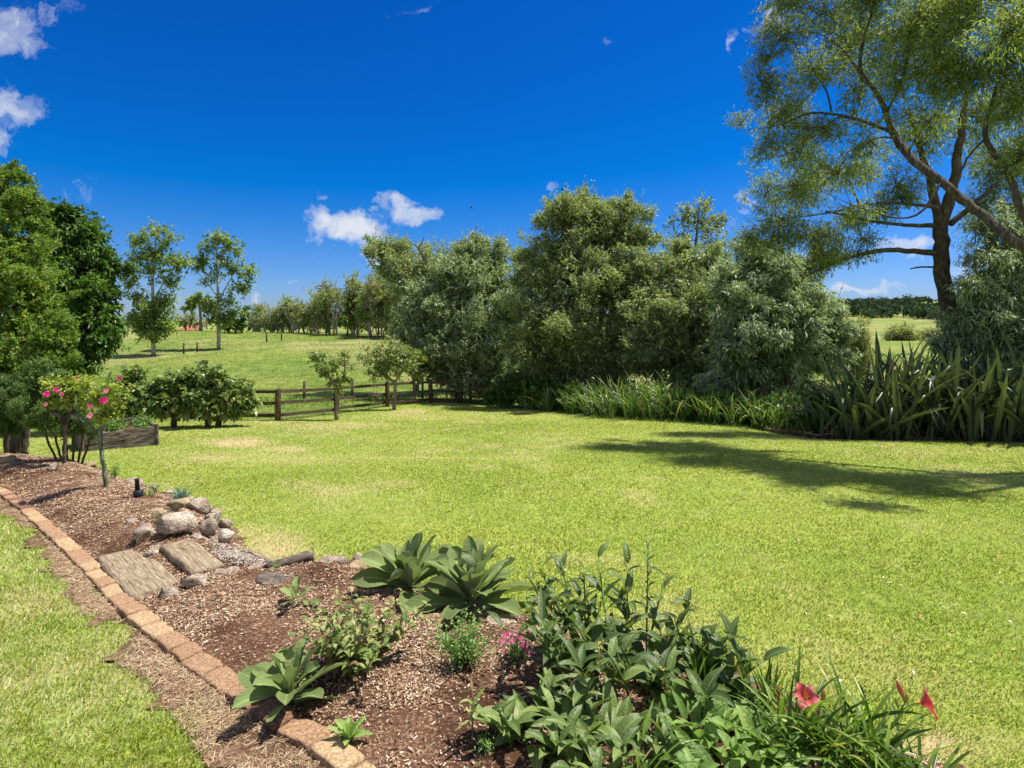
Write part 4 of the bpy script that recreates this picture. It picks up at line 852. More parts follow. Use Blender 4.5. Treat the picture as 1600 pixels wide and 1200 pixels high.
M_WOOD = noise_mat('weathered_fence_wood', [(.3, (.045, .03, .022)), (.55, (.10, .07, .05)), (.75, (.20, .155, .12))], (9, 9, 9), 7, .9, .6, .01)
M_WOODG = noise_mat('grey_plank_wood', [(.34, (.03, .024, .019)), (.5, (.11, .088, .07)), (.62, (.22, .185, .15)), (.78, (.36, .32, .27))], (5, 5, 28), 8, .95, 1., .012, distortion=.5)
M_SLEEP = noise_mat('sleeper_wood', [(.3, (.16, .11, .065)), (.48, (.38, .28, .175)), (.62, (.50, .385, .25)), (.8, (.62, .52, .37))], (40, 6, 30), 8, .95, 1., .012, distortion=.3)
M_STONE = noise_mat('field_stone', [(.3, (.10, .07, .05)), (.42, (.25, .19, .145)), (.55, (.40, .325, .255)), (.7, (.60, .53, .44))], (7, 7, 7), 9, .92, 1., .02, [(.35, (.25, .25, .25)), (.65, (.75, .75, .72))], 60, .6)
M_STONEO = noise_mat('lichen_stone', [(.3, (.12, .10, .07)), (.45, (.30, .22, .13)), (.6, (.40, .32, .21)), (.75, (.56, .52, .42))], (7, 7, 7), 9, .92, 1., .02, [(.35, (.25, .25, .25)), (.65, (.75, .75, .6))], 50, .6)
M_GRAV = noise_mat('gravel_stone', [(.3, (.18, .16, .15)), (.7, (.45, .41, .38))], (20, 20, 20), 4, .9, .5, .005)
def brick_mat(name, a, b):
    return noise_mat(name, [(.3, [v*.6 for v in a]), (.45, a), (.62, b), (.8, [min(1, v*1.25) for v in b])], (16, 16, 16), 9, .95, .8, .008, [(.35, (.3, .3, .3)), (.65, (.7, .68, .62))], 90, .6)
BR = {'pale yellow': brick_mat('pale_brick', (.42, .275, .15), (.64, .475, .29)), 'orange': brick_mat('orange_brick', (.33, .19, .11), (.52, .35, .215)), 'dark red': brick_mat('dark_brick', (.17, .085, .055), (.33, .19, .125))}

# ------------------------------------------------------------------ post and rail fence
rf = np.random.default_rng(81)
fpts = [(-19.0, 20.6), (-15.6, 20.2), (-11.8, 19.7), (GY(434, 19.6)[0], 19.6), (GY(526, 22.6)[0], 22.6), (GY(605, 25.8)[0], 25.8), (GY(672, 27.8)[0], 27.8), (GY(720, 28.4)[0], 28.4)]
fpts2 = [(GY(735, 28.2)[0], 28.2), (GY(783, 27)[0], 27.0), (GY(835, 25.2)[0], 25.2), (GY(885, 23.6)[0], 23.6)]
def rail_fence(pts, label, hp, rails, rr):
    root = empty('rail_fence', (pts[0][0], pts[0][1], H(*pts[0])), label, 'fence', None)
    pz = []
    for i, (x, y) in enumerate(pts):
        g = float(H(x, y)); pz.append(g)
        mb = MB(); hh = hp+rf.uniform(-.04, .05)
        tube(mb, [(x, y, g-.15), (x+rf.normal()*.006, y, g+hh*.5), (x+rf.normal()*.01, y, g+hh-.02), (x, y, g+hh)], [rr, rr*.99, rr*.97, rr*.88], 10)
        obj('post', mb.mesh('post', M_WOOD), root)
    for i in range(len(pts)-1):
        a = np.array([*pts[i], pz[i]]); b = np.array([*pts[i+1], pz[i+1]])
        off = nrm(np.cross(b-a, [0, 0, 1.]))*(-rr*1.0)
        for hz in rails:
            mb = MB(); board(mb, a+off+[0, 0, hz+rf.normal()*.012], b+off+[0, 0, hz+rf.normal()*.012], .04, .115, rf, 10, .003)
            obj('rail', mb.mesh('rail', M_WOOD, smooth=False), root)
    return root
rail_fence(fpts, 'dark timber post and rail fence along the back of the lawn', 1.16, (1.02, .60, .18), .10)
rail_fence(fpts2, 'dark rail fence turning toward the viewer under the shrub wall', 1.02, (.80, .38), .09)

# wire fences
def wire_fence(pts, label, hp, rr, wires, dens=None):
    root = empty('wire_fence', (pts[0][0], pts[0][1], H(*pts[0])), label, 'fence')
    tops = []
    for (x, y) in pts:
        g = float(H(x, y)); mb = MB(); ln = rf.normal()*.03
        tube(mb, [(x, y, g-.1), (x+ln, y, g+hp*rf.uniform(.9, 1.05))], [rr, rr*.9], 7); tops.append(g)
        obj('post', mb.mesh('post', M_WOOD), root)
    mb = MB()
    for i in range(len(pts)-1):
        for hz in wires:
            a = np.array([*pts[i], tops[i]+hz]); b = np.array([*pts[i+1], tops[i+1]+hz]); twigs(mb, [a], [b], .006, .006)
    if wires: obj('wire', mb.mesh('wire', M_GREYM), root)
M_GREYM = plain_mat('galvanised_wire', (.25, .25, .24), .5)
wire_fence([(-17, 27.5)]+[tuple(GY(px, y)[:2]) for px, y in ((372, 28.2), (392, 28.6), (475, 29.5), (550, 30.5), (660, 31), (675, 28.9))], 'low wire fence with thin posts just beyond the rail fence', 1.12, .07, (.3, .6, .9))
wire_fence([tuple(GY(px, y)[:2]) for px, y in ((120, 61), (172, 60.5), (287, 61.5), (308, 63), (417, 74), (440, 77))], 'broken line of small dark fence posts across the hill slope', 1.2, .10, ())
wire_fence([tuple(GY(px, y)[:2]) for px, y in ((455, 92), (480, 90), (522, 86), (543, 84), (560, 83), (580, 82), (600, 80), (612, 79), (632, 77))], 'distant fence of thin posts along the top of the hill', 1.2, .10, (.4, .8, 1.1))

# ------------------------------------------------------------------ shed with a red roof
root = empty('farm_shed', GY(300, 104), 'low farm shed with a rusty red roof behind the ridge', 'shed')
y0, y1 = 103, 110
def q3(a, b, c, d): return [a, b, c, d]
lx = P(272, 521, y0); rx = P(318, 512, y0)
mb = MB(); gz = float(GY(300, 105)[2])-.6
A = P(268, 520, 99); Bp = P(305, 518.5, 99); C = P(321, 508, 107); D = P(296, 508.5, 109)
roof = MB()
t_ = .12
Vr = [A, Bp, C, D]; Vt = [v+np.array([0, 0, t_]) for v in Vr]
roof.add(Vr+Vt, [[3, 2, 1, 0], [4, 5, 6, 7], [0, 1, 5, 4], [1, 2, 6, 5], [2, 3, 7, 6], [3, 0, 4, 7]])
# corrugation ribs
for i in range(1, 16):
    s = i/16; a = A+(Bp-A)*s+[0, 0, t_+.01]; b = D+(C-D)*s+[0, 0, t_+.01]; twigs(roof, [a], [b], .06, .06)
obj('roof', roof.mesh('roof', M_RED, smooth=False), root)
wl = MB()
dz = np.array([0, 0, -.04])
def wallq(p, q, th):
    p = p+dz; q = q+dz; n_ = nrm(np.cross(q-p, [0, 0, 1.]))*th; pb = np.array([p[0], p[1], gz]); qb = np.array([q[0], q[1], gz])
    wl.add([pb, qb, q, p, pb+n_, qb+n_, q+n_, p+n_], [[0, 1, 2, 3], [7, 6, 5, 4], [0, 4, 5, 1], [1, 5, 6, 2], [2, 6, 7, 3], [3, 7, 4, 0]])
wallq(A*.97+C*.03, Bp*.97+D*.03, .1); wallq(Bp*.96+D*.04, C*.96+A*.04, .1); wallq(C*.95+A*.05, D*.95+Bp*.05, .1)
obj('wall', wl.mesh('wall', plain_mat('grey_iron', (.35, .36, .37), .5), smooth=False), root)

# ------------------------------------------------------------------ raised planter bed
root = empty('planter_box', (-9.2, 13.4, H(-9.2, 13.4)), 'weathered grey timber raised planter box of stacked planks', 'planter')
Apt = np.array([-8.15, 12.8]); Bpt = np.array([-9.2, 11.55]); dirAB = nrm(Bpt-Apt); Cpt = Apt+np.array([-2.0, 2.2])*.55; Dpt = Cpt+(Bpt-Apt)*.85; Bpt = Apt+(Bpt-Apt)*.85
zb = float(H(*Apt))
for (p, q) in ((Apt, Bpt), (Apt, Cpt), (Bpt, Dpt), (Cpt, Dpt)):
    mb = MB()
    for j in range(2):
        hgt_ = .22; z_ = zb+.12+j*(hgt_+.006); zz = .06
        ins = nrm(q-p)*.03
        board(mb, [*(p+ins*1.5), z_+rf.normal()*.004], [*(q-ins*1.5), z_+.0+rf.normal()*.006+(-.03 if (p is Apt and q is Bpt) else 0)], .05, hgt_, rf, 12, .003)
    obj('plank_side', mb.mesh('plank_side', M_WOODG, smooth=False), root)
for p in (Apt, Bpt, Cpt, Dpt):
    mb = MB(); board(mb, [*p, zb-.05], [*p, zb+.485], .085, .085, rf, 4, .003, up=(1, .3, 0)); obj('corner_post', mb.mesh('corner_post', M_WOODG, smooth=False), root)
mb = MB(); ctr = (Apt+Dpt)/2
gx = []; 
for i in range(9):
    for j in range(9):
        p = Apt+(Bpt-Apt)*(i/8*.92+.04)+(Cpt-Apt)*(j/8*.92+.04); gx.append([*p, zb+.24+rf.normal()*.012])
mb.add(gx, [[i*9+j, i*9+j+1, (i+1)*9+j+1, (i+1)*9+j] for i in range(8) for j in range(8)])
obj('soil_fill', mb.mesh('soil_fill', M_SOIL), root)

# ------------------------------------------------------------------ stones
def stone_mesh(sx, sy, sz, seed, sub=3, mat=None, ang=.3):
    import bmesh
    bm = bmesh.new(); bmesh.ops.create_icosphere(bm, subdivisions=sub, radius=1)
    rs = np.random.default_rng(seed); planes = [(nrm(rs.normal(size=3)), rs.uniform(.42, .82)) for _ in range(11)]
    for v in bm.verts:
        c = np.array(v.co)
        for (n_, d_) in planes:           # flattened facets
            k = c@n_-d_
            if k > 0: c = c-n_*k*.85
        o_ = Vector(c)*1.7+Vector((seed*3.1, seed*1.7, 0))
        c = c*(1+mnoise.noise(o_)*ang+mnoise.noise(o_*3.5)*.09+mnoise.noise(o_*9)*.035)
        v.co = (c[0]*sx, c[1]*sy, c[2]*sz)
    me = bpy.data.meshes.new('stone'); bm.to_mesh(me); bm.free()
    for p in me.polygons: p.use_smooth = True
    me.materials.append(mat or M_STONE); return me
def stone(px, py, wpx, hpx, label, rot=0, lift=.25, seed=0, dz=0, mat=None, deep=.8, name='stone', group=None, tilt=0):
    g = G(px, py+hpx*.35); y = g[1]; sx = wpx/F*y/2*1.08; sz = hpx/F*y/2*1.2
    me = stone_mesh(sx, sx*deep, sz, seed, mat=mat)
    o = bpy.data.objects.new(name, me); link(o)
    base = float(bed_h(np.array([g[0]]), np.array([g[1]]))[0]) if inside(bed_pg, np.array([g[0]]), np.array([g[1]]))[0] else g[2]
    o.location = (g[0], g[1], base+sz*(lift)+dz); o.rotation_euler = (tilt*.5, tilt, rot)
    return tag(o, label, 'stone', group)
ST = [  # px,py,w,h,label,rot,dz,mat
 (283, 853, 60, 36, 'largest round-backed boulder in the middle of the stone pile', .1, .06, 0),
 (222, 858, 36, 30, 'dark lichen-speckled boulder at the left end of the stone pile', .5, .03, 0),
 (249, 850, 26, 28, 'orange-stained upright stone left of the largest boulder', 1.2, .08, 1),
 (240, 875, 28, 22, 'low reddish-grey stone beside the big plank under the pile', .8, 0, 0),
 (322, 849, 30, 32, 'pale angular stone right of the largest boulder', .3, .05, 0),
 (350, 848, 30, 28, 'white-topped stone at the right end of the pile', 1., .03, 0),
 (312, 829, 30, 24, 'flat slab leaning on top of the largest boulder', .6, .15, 0),
 (280, 830, 40, 16, 'rusty orange flat stone on the upper left of the pile', .2, .13, 1),
 (328, 836, 20, 16, 'small dark stone wedged in the centre of the pile', .2, .12, 0),
 (336, 815, 28, 20, 'dark stone at the top of the pile next to the grey-blue tuft', .9, .07, 0),
 (352, 823, 24, 20, 'pitted stone at the top right of the pile', .4, .05, 0),
 (308, 866, 18, 14, 'small stone at the foot of the pile', .7, 0, 0),
 (332, 866, 26, 20, 'wedge-shaped stone at the foot of the pile by the weathered board', 1.9, 0, 0),
 (268, 929, 42, 24, 'rough rounded stone at the lower end of the big plank', .2, .0, 0),
 (307, 923, 44, 24, 'squared pale stone beside the end of the second plank', .1, .0, 0),
 (358, 906, 44, 13, 'long low stone in the row under the log', .3, -.01, 0),
 (395, 897, 30, 10, 'flat half-buried stone near the foot of the log', .2, -.01, 0),
 (525, 881, 50, 26, 'half-buried purple-grey stone left of the woolly plants', .1, 0, 0),
 (556, 880, 34, 24, 'pale stone touching the leaves of the left woolly plant', .9, .01, 0),
 (560, 892, 32, 16, 'brown flat stone tucked under the left woolly plant', .9, 0, 1),
 (790, 973, 60, 16, 'flat pale stone at the bed edge right of the woolly plants', .2, -.01, 0),
 (740, 945, 60, 24, 'stone hidden under the right woolly plant at the lawn edge', .2, 0, 0),
 (630, 935, 26, 12, 'small brown stone beneath the woolly leaves', .4, 0, 1),
 (210, 757, 36, 14, 'long flat grey stone on the bed edge behind the rose stem', .1, .02, 0),
 (236, 765, 30, 14, 'pitted grey stone in the bed edge row', .6, .02, 0),
 (265, 768, 22, 10, 'small dark stone standing apart at the bed edge', .2, .01, 0),
 (293, 782, 24, 18, 'pale stone near the small tuft on the bed edge', .8, .02, 0),
 (303, 793, 26, 16, 'grey stone behind the blue-grey tuft', .1, .02, 0),
 (327, 797, 18, 12, 'dark small stone above the pile on the grass side', 1.1, .02, 0),
 (142, 728, 20, 10, 'brown round stone behind the shrub stems', .2, .02, 1),
 (84, 748, 18, 11, 'grey stone beside the far rose trunk', .3, .02, 0),
 (12, 735, 26, 14, 'brown rock at the left edge under the conifer', .4, .02, 1),
 (500, 893, 24, 8, 'thin pale stone right of the log', .4, -.01, 0),
 (205, 842, 20, 8, 'flat stone at the left of the pile by the plank top', .4, .0, 0)]
for i, s in enumerate(ST):
    stone(s[0], s[1], s[2], s[3], s[4], rot=s[5], seed=i+3, dz=s[6], mat=M_STONEO if s[7] else M_STONE, lift=.2, tilt=random.uniform(-.25, .25))

# planks (old sleepers) forming the steps
def plank_on(ptsA, ptsB, wA, th, label, seed, lift=.03, name='timber_plank'):
    """centre line pixel ends, width in metres"""
    rs = np.random.default_rng(seed)
    a = G(*ptsA); b = G(*ptsB); hz_ = lambda q: float(bed_h(q[:1], q[1:2])[0])
    a[2] = hz_(a)+lift; b[2] = hz_(b)+lift
    L_ = np.linalg.norm(b-a); t = nrm(b-a); s = nrm(np.cross(t, [0, 0, 1.])); u = np.cross(s, t)
    nl, nw = 46, 22; V = []; uv = []
    for i in range(nl+1):
        f = i/nl; endj = 0
        for j in range(nw+1):
            g_ = j/nw-.5
            rid = (vnoise(np.array([g_*wA*1.]), np.array([f*L_*.12]), 0.012, seed)[0]-.5)*.006+(vnoise(np.array([g_*wA]), np.array([f*L_]), .15, seed)[0]-.5)*.012
            edge = (1-min(1, (.5-abs(g_))*14))**2
            endr = (1-min(1, (.5-abs(f-.5))*22))**2
            wob = (vnoise(np.array([f*L_]), np.array([1.+(g_ > 0)*5]), .12, seed)[0]-.5)*.03
            p = a+(b-a)*f+s*(g_*(wA+wob))+u*(th*.5+rid-edge*.018-endr*.015)+t*((vnoise(np.array([g_*wA]), np.array([f > .5]), .04, seed)[0]-.5)*.03 if i in (0, nl) else 0)
            V.append(p); uv.append((g_*wA, f*L_))
    m = len(V); W1 = nw+1
    # walls down
    rim = [j for j in range(W1)]+[i*W1+nw for i in range(1, nl+1)]+[nl*W1+j for j in range(nw-1, -1, -1)]+[i*W1 for i in range(nl-1, 0, -1)]
    for k in rim: V.append(np.array(V[k])-u*(th+.01)+(np.array(V[k])-(a+b)/2)*-.01); uv.append(uv[k])
    Q = [[i*W1+j, (i+1)*W1+j, (i+1)*W1+j+1, i*W1+j+1] for i in range(nl) for j in range(nw)]
    R = len(rim); Q += [[rim[k], rim[(k+1) % R], m+(k+1) % R, m+k] for k in range(R)]
    mb = MB()
    V = np.array(V)
    # local frame: grain runs along local y
    Rm = np.stack([s, t, u]); Vl = (V-a)@Rm.T
    mb.add(Vl, Q, None, .5, uv)
    me = mb.mesh(name, M_SLEEP, smooth=True)
    o = bpy.data.objects.new(name, me); link(o)
    from mathutils import Matrix
    M_ = Matrix(((s[0], t[0], u[0], a[0]), (s[1], t[1], u[1], a[1]), (s[2], t[2], u[2], a[2]), (0, 0, 0, 1))); o.matrix_world = M_
    return tag(o, label, 'plank')
M_SLEEP = noise_mat('sleeper_grain', [(.32, (.08, .055, .036)), (.44, (.23, .17, .11)), (.58, (.35, .275, .19)), (.75, (.50, .42, .31))], (95, 5, 30), 6, .95, .9, .01, [(.35, (.35, .35, .35)), (.65, (.65, .65, .62))], 30, .5, distortion=.15)
plank_on((186, 876), (243, 934), .33, .07, 'big weathered plank step beside the brick edging', 5, .0)
plank_on((276, 876), (326, 909), .24, .05, 'second weathered plank step next to the stone pile', 6, -.005)
plank_on((388, 866), (428, 890), .045, .03, 'thin weathered board edging the gravel patch', 7, .01)
# gravel patch
chips('gravel', poly([(335, 868), (375, 862), (420, 884), (425, 895), (360, 903), (330, 892)]), lambda x, y: bed_h(x, y)+.004, 1500, RNG, (.008, .022), (.007, .016), [(0, (.13, .10, .08)), (.5, (.32, .27, .22)), (1, (.52, .46, .39))],
      'small grey gravel filling the step beside the log', 'gravel', tilt=.5)
# log
mb = MB(); a = G(418, 899); b = G(487, 884); mid = (a+b)/2
a[2] += .05; b[2] += .085; mid[2] += .065
cp = curve_pts([np.append(a, .045), np.append(mid, .05), np.append(b, .046)], 16); cp[:, :3] += rf.normal(size=(16, 3))*.003
tube(mb, cp[:, :3], cp[:, 3], 12); tag(obj('log', mb.mesh('log', M_WOODG), loc=a), 'short grey log lying at the lawn edge of the bed', 'log')
# wood slice
g = G(428, 918); mb = MB(); n = 28; V = []; T = []; Q = []
for ring, (rad, zz) in enumerate(((.0, .035), (.05, .035), (.1, .035), (.118, .03), (.12, .0), (.118, -.03))):
    for k in range(n):
        th = 2*math.pi*k/n; wv = 1+.06*math.sin(3*th)+.04*math.sin(7*th+1); V.append([g[0]+math.cos(th)*rad*wv*1.15, g[1]+math.sin(th)*rad*wv, g[2]+.05+zz+(rf.normal()*.003 if ring < 4 else 0)])
Q = [[r_*n+k, (r_+1)*n+k, (r_+1)*n+(k+1) % n, r_*n+(k+1) % n] for r_ in range(5) for k in range(n)]
mb.add(V, Q); tag(obj('wood_slice', mb.mesh('wood_slice', M_WOODG), loc=g), 'round slice of grey wood lying on the mulch', 'wood slice')

# ------------------------------------------------------------------ brick edging, every brick its own thing
seg = np.linalg.norm(np.diff(brick_xy, axis=0), axis=1); cum = np.concatenate([[0], np.cumsum(seg)])
def along(s): return np.array([np.interp(s, cum, brick_xy[:, 0]), np.interp(s, cum, brick_xy[:, 1])])
def brick_mesh(L_, W_, H_, seed, mat):
    import bmesh
    bm = bmesh.new(); bmesh.ops.create_cube(bm, size=1)
    bmesh.ops.subdivide_edges(bm, edges=bm.edges[:], cuts=7, use_grid_fill=True)
    for v in bm.verts:
        c = Vector((v.co.x*L_, v.co.y*W_, v.co.z*H_))
        ex = max(0, abs(v.co.x)-.43)*14; ey = max(0, abs(v.co.y)-.40)*10; ez = max(0, abs(v.co.z)-.36)*7
        k = ex*ey+ex*ez+ey*ez
        c *= 1-.05*k*(1+.8*mnoise.noise(c*8+Vector((seed*7, 0, 0))))
        nn_ = mnoise.noise(c*3.5+Vector((seed*5, 3, 1)))*.028+mnoise.noise(c*11+Vector((seed, 9, 1)))*.014
        c += Vector((v.co.x, v.co.y, v.co.z)).normalized()*nn_
        v.co = c
    me = bpy.data.meshes.new('edging_brick'); bm.to_mesh(me); bm.free(); me.materials.append(mat)
    for p in me.polygons: p.use_smooth = True
    return me
rb = np.random.default_rng(91); s = .25; i = 0
variants = {k: [brick_mesh(1, .5, .36, j*11+len(k), m) for j in range(4)] for k, m in BR.items()}
for k in variants:
    for me in variants[k]:
        pass
while s < cum[-1]-.4:
    p = along(s); t_ = cum[0]; 
    Lb = .232 if rb.random() < .8 else .16
    a2 = along(s); b2 = along(s+Lb); mid = (a2+b2)/2; d = nrm(b2-a2); yy_ = mid[1]
    px_ = 800+F*mid[0]/yy_
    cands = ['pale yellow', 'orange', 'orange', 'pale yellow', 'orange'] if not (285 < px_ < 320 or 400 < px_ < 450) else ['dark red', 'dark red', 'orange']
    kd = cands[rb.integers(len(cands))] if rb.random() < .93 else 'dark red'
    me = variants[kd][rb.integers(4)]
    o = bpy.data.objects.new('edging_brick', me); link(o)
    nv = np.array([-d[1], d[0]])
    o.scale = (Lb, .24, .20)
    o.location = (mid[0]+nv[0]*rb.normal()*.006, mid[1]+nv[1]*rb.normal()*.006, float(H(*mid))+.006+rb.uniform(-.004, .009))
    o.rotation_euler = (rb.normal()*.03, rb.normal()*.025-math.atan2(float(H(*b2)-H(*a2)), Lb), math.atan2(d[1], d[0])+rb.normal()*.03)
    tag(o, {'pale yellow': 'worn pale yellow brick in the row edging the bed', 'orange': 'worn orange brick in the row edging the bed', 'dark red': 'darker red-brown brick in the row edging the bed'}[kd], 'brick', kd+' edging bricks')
    s += Lb+rb.uniform(.006, .018); i += 1

# sprinkler / garden light
g = G(216, 801); root = empty('sprinkler', g, 'small black garden sprinkler standing in the mulch near the rose', 'sprinkler')
M_BLK = plain_mat('black_plastic', (.025, .022, .028), .4)
zb_ = float(bed_h(np.array([g[0]]), np.array([g[1]]))[0])
mb = MB(); tube(mb, [(g[0], g[1], zb_-.02), (g[0], g[1], zb_+.07), (g[0], g[1], zb_+.08)], [.05, .052, .035], 14); obj('base', mb.mesh('base', M_BLK), root)
mb = MB(); tube(mb, [(g[0]-.01, g[1], zb_+.08), (g[0]-.015, g[1], zb_+.20), (g[0]-.015, g[1], zb_+.21)], [.024, .022, .03], 12); obj('riser', mb.mesh('riser', M_BLK), root)

# birds
M_BIRD = plain_mat('dark_feather', (.03, .03, .035), .7)
for (px, py, y, sc, lab) in ((737, 325, 60, .35, 'tiny dark bird flying above the shrub wall, left one'), (879, 296, 40, .3, 'tiny dark bird flying over the tallest shrub tree')):
    c = P(px, py, y); mb = MB()
    tube(mb, [c-[sc*.5, 0, 0], c-[sc*.3, 0, 0], c, c+[sc*.35, 0, .02], c+[sc*.5, 0, .02]], [.01, sc*.12, sc*.16, sc*.1, .02], 8)
    for s_ in (-1, 1): mb.add([c+[-.1*sc, 0, .03], c+[.25*sc, 0, .03], c+[.05*sc, s_*sc*.7, sc*.35], c+[-.2*sc, s_*sc*1.1, sc*.2], c+[-.1*sc, 0, .05], c+[.25*sc, 0, .05], c+[.05*sc, s_*sc*.7, sc*.38], c+[-.2*sc, s_*sc*1.1, sc*.22]], [[0, 1, 2, 3], [7, 6, 5, 4], [0, 3, 7, 4], [1, 5, 6, 2], [2, 6, 7, 3]])
    tag(obj('bird', mb.mesh('bird', M_BIRD), loc=c), lab, 'bird')
# ------------------------------------------------------------------ modelled leaves
PROF = {
 'lance': lambda t: np.sin(np.pi*np.clip(t, 0, 1)**.8)**.9,
 'ovate': lambda t: np.clip(np.sin(np.pi*np.clip(t, 0, 1)**.62), 0, 1)**.85,
 'obov':  lambda t: .12+.88*np.clip(np.sin(np.pi*np.clip(t, 0, 1)**1.25), 0, 1)**.8*(t < 1),
 'mull':  lambda t: np.interp(t, [0, .15, .4, .62, .8, .9, .97, 1], [.26, .34, .68, 1., .95, .72, .36, .05]),
 'strap': lambda t: np.interp(t, [0, .1, .6, .85, 1], [.75, .95, 1., .7, .03]),
 'sword': lambda t: np.interp(t, [0, .3, .7, .9, 1], [.6, 1., .9, .5, .02]),
 'petal': lambda t: np.interp(t, [0, .2, .6, .85, 1], [.2, .45, 1., .8, .15]),
}
def leaf(mb, base, az, el, L_, W_, bend, prof='ovate', fold=.3, seg=8, nw=4, wave=.0, rng=None, var=.5, power=1.4, twist=0., stalk=0., sag=0, kink=None, seed=0):
    rng = rng or RNG
    h = np.array([math.cos(az), math.sin(az), 0]); side = np.array([-math.sin(az), math.cos(az), 0]); up = np.array([0, 0, 1.])
    p = np.array(base, float); V = []; uv = []
    pf = PROF[prof]; ph = rng.uniform(0, 6); st = L_/seg
    if stalk: n_st = 1
    for i in range(seg+1):
        t = i/seg
        e = el-bend*t**power
        if kink and t > kink[0]: e = el-bend*kink[0]**power-kink[1]*min(1, (t-kink[0])*5)
        d = h*math.cos(e)+up*math.sin(e); n = -h*math.sin(e)+up*math.cos(e)
        tw = twist*t; s2 = side*math.cos(tw)+n*math.sin(tw); n2 = n*math.cos(tw)-side*math.sin(tw)
        w_ = W_*.5*float(pf(np.array(t)))
        for j in range(nw+1):
            g_ = j/nw*2-1
            off = s2*g_*w_*math.cos(fold*abs(g_))+n2*(abs(g_)**1.3*w_*math.sin(fold)*1.0+wave*W_*abs(g_)*math.sin(t*14+ph+(2.2 if g_ > 0 else 0)))
            V.append(p+off); uv.append((g_*.5+.5, t))
        p = p+d*st
    W1 = nw+1
    Q = [[i*W1+j, (i+1)*W1+j, (i+1)*W1+j+1, i*W1+j+1] for i in range(seg) for j in range(nw)]
    mb.add(V, Q, None, var, uv)
    return p

M_MUL = leaf_mat('woolly_leaf', [(0, (.10, .14, .045)), (.5, (.19, .245, .085)), (1, (.30, .36, .14))], under=(.30, .34, .19), trans=.18, rough=.85, spec=.15, uvveins=True, bump=.5, transcol=(1.2, 1.5, .5))
M_COM = leaf_mat('comfrey_leaf', [(0, (.035, .065, .012)), (.5, (.085, .14, .028)), (1, (.19, .26, .06))], under=(.17, .23, .07), trans=.22, rough=.46, spec=.4, uvveins=True, bump=.4)
M_FOX = leaf_mat('bright_leaf', [(0, (.09, .17, .03)), (.5, (.17, .29, .06)), (1, (.28, .40, .10))], under=(.25, .34, .14), trans=.3, rough=.5, spec=.35, uvveins=True, bump=.6)
M_WILT = leaf_mat('wilted_leaf', [(0, (.06, .09, .02)), (.3, (.13, .20, .045)), (.6, (.27, .32, .09)), (.8, (.42, .38, .17)), (1, (.20, .13, .06))], trans=.25, rough=.6, spec=.25, uvveins=True)
M_STRAP = leaf_mat('strap_leaf', [(0, (.05, .10, .015)), (.5, (.12, .21, .03)), (.85, (.24, .34, .06)), (1, (.42, .38, .12))], trans=.3, rough=.4, spec=.4)
M_IRIS = leaf_mat('iris_leaf', [(0, (.035, .07, .016)), (.5, (.10, .17, .04)), (.88, (.24, .32, .10)), (1, (.42, .36, .18))], trans=.3, rough=.35, spec=.5)
M_FLAX = leaf_mat('flax_leaf', [(0, (.022, .034, .012)), (.5, (.042, .060, .020)), (.85, (.10, .125, .045)), (.93, (.20, .21, .10)), (1, (.34, .22, .11))], under=(.13, .16, .09), trans=.08, rough=.42, spec=.45)
M_TUFT = leaf_mat('blue_tuft_leaf', [(0, (.10, .17, .12)), (1, (.28, .40, .33))], trans=.1, rough=.5)
M_HERB = leaf_mat('herb_leaf', [(0, (.08, .17, .04)), (.5, (.16, .30, .07)), (1, (.28, .42, .12))], trans=.3, rough=.5, spec=.3)
M_STEM = plain_mat('green_stem', (.13, .20, .05), .5)
M_STEMD = plain_mat('brown_stem', (.17, .12, .07), .7)
M_LILY = leaf_mat('coral_petal', [(0, (.52, .05, .07)), (.5, (.68, .11, .13)), (1, (.84, .36, .36))], trans=.3, rough=.5, spec=.3, transcol=(1.3, .8, .8))
M_THROAT = plain_mat('yellow_throat', (.85, .55, .05), .5, trans=.2)
M_PINK = leaf_mat('rose_petal', [(0, (.70, .05, .30)), (.6, (.85, .12, .42)), (1, (.92, .45, .66))], trans=.3, rough=.5, spec=.25, transcol=(1.2, .8, 1.))
M_MAG = leaf_mat('dianthus_petal', [(0, (.60, .03, .16)), (.5, (.78, .08, .30)), (1, (.85, .35, .55))], trans=.25, rough=.5, spec=.25, transcol=(1.2, .8, .9))
M_YELF = plain_mat('yellow_floret', (.55, .50, .14), .6, trans=.2)

def bedz(x, y): return float(bed_h(np.array([x]), np.array([y]))[0])
def BP(px, py):
    g = G(px, py); g[2] = bedz(g[0], g[1]); return g

def mullein(px, py, n, Lm, Wm, label, seed, hi=1.25, dead=2, name='woolly_plant', group=None):
    rs = np.random.default_rng(seed); b = BP(px, py); root = empty(name, b, label, 'plant', group)
    mb = MB()
    for i in range(n):
        f = i/n; az = i*2.39996+rs.normal()*.2; el = .15+f**.8*hi+rs.normal()*.1
        L_ = Lm*(1.0-.35*f)*rs.uniform(.75, 1.15); W_ = Wm*(1-.3*f)*rs.uniform(.85, 1.15)
        leaf(mb, b+[math.cos(az)*.02*(1-f), math.sin(az)*.02*(1-f), .02+.07*f], az, el, L_, W_, (.9 if f < .4 else .75)*rs.uniform(.3, 1.1), 'mull', fold=rs.uniform(.15, .55), seg=12, nw=6, wave=rs.uniform(.02, .07), rng=rs, var=np.clip(.2+f*.5+rs.normal()*.15, 0, 1), twist=rs.normal()*.5, power=rs.uniform(1., 2.2))
    obj('foliage', mb.mesh('foliage', M_MUL), root)
    return root
mullein(640, 932, 30, .46, .15, 'left of the two largest woolly grey-green plants at the lawn edge', 101, hi=1.4)
mullein(738, 950, 34, .50, .16, 'right of the two largest woolly grey-green plants, with long leaves spreading right', 102, hi=1.42)
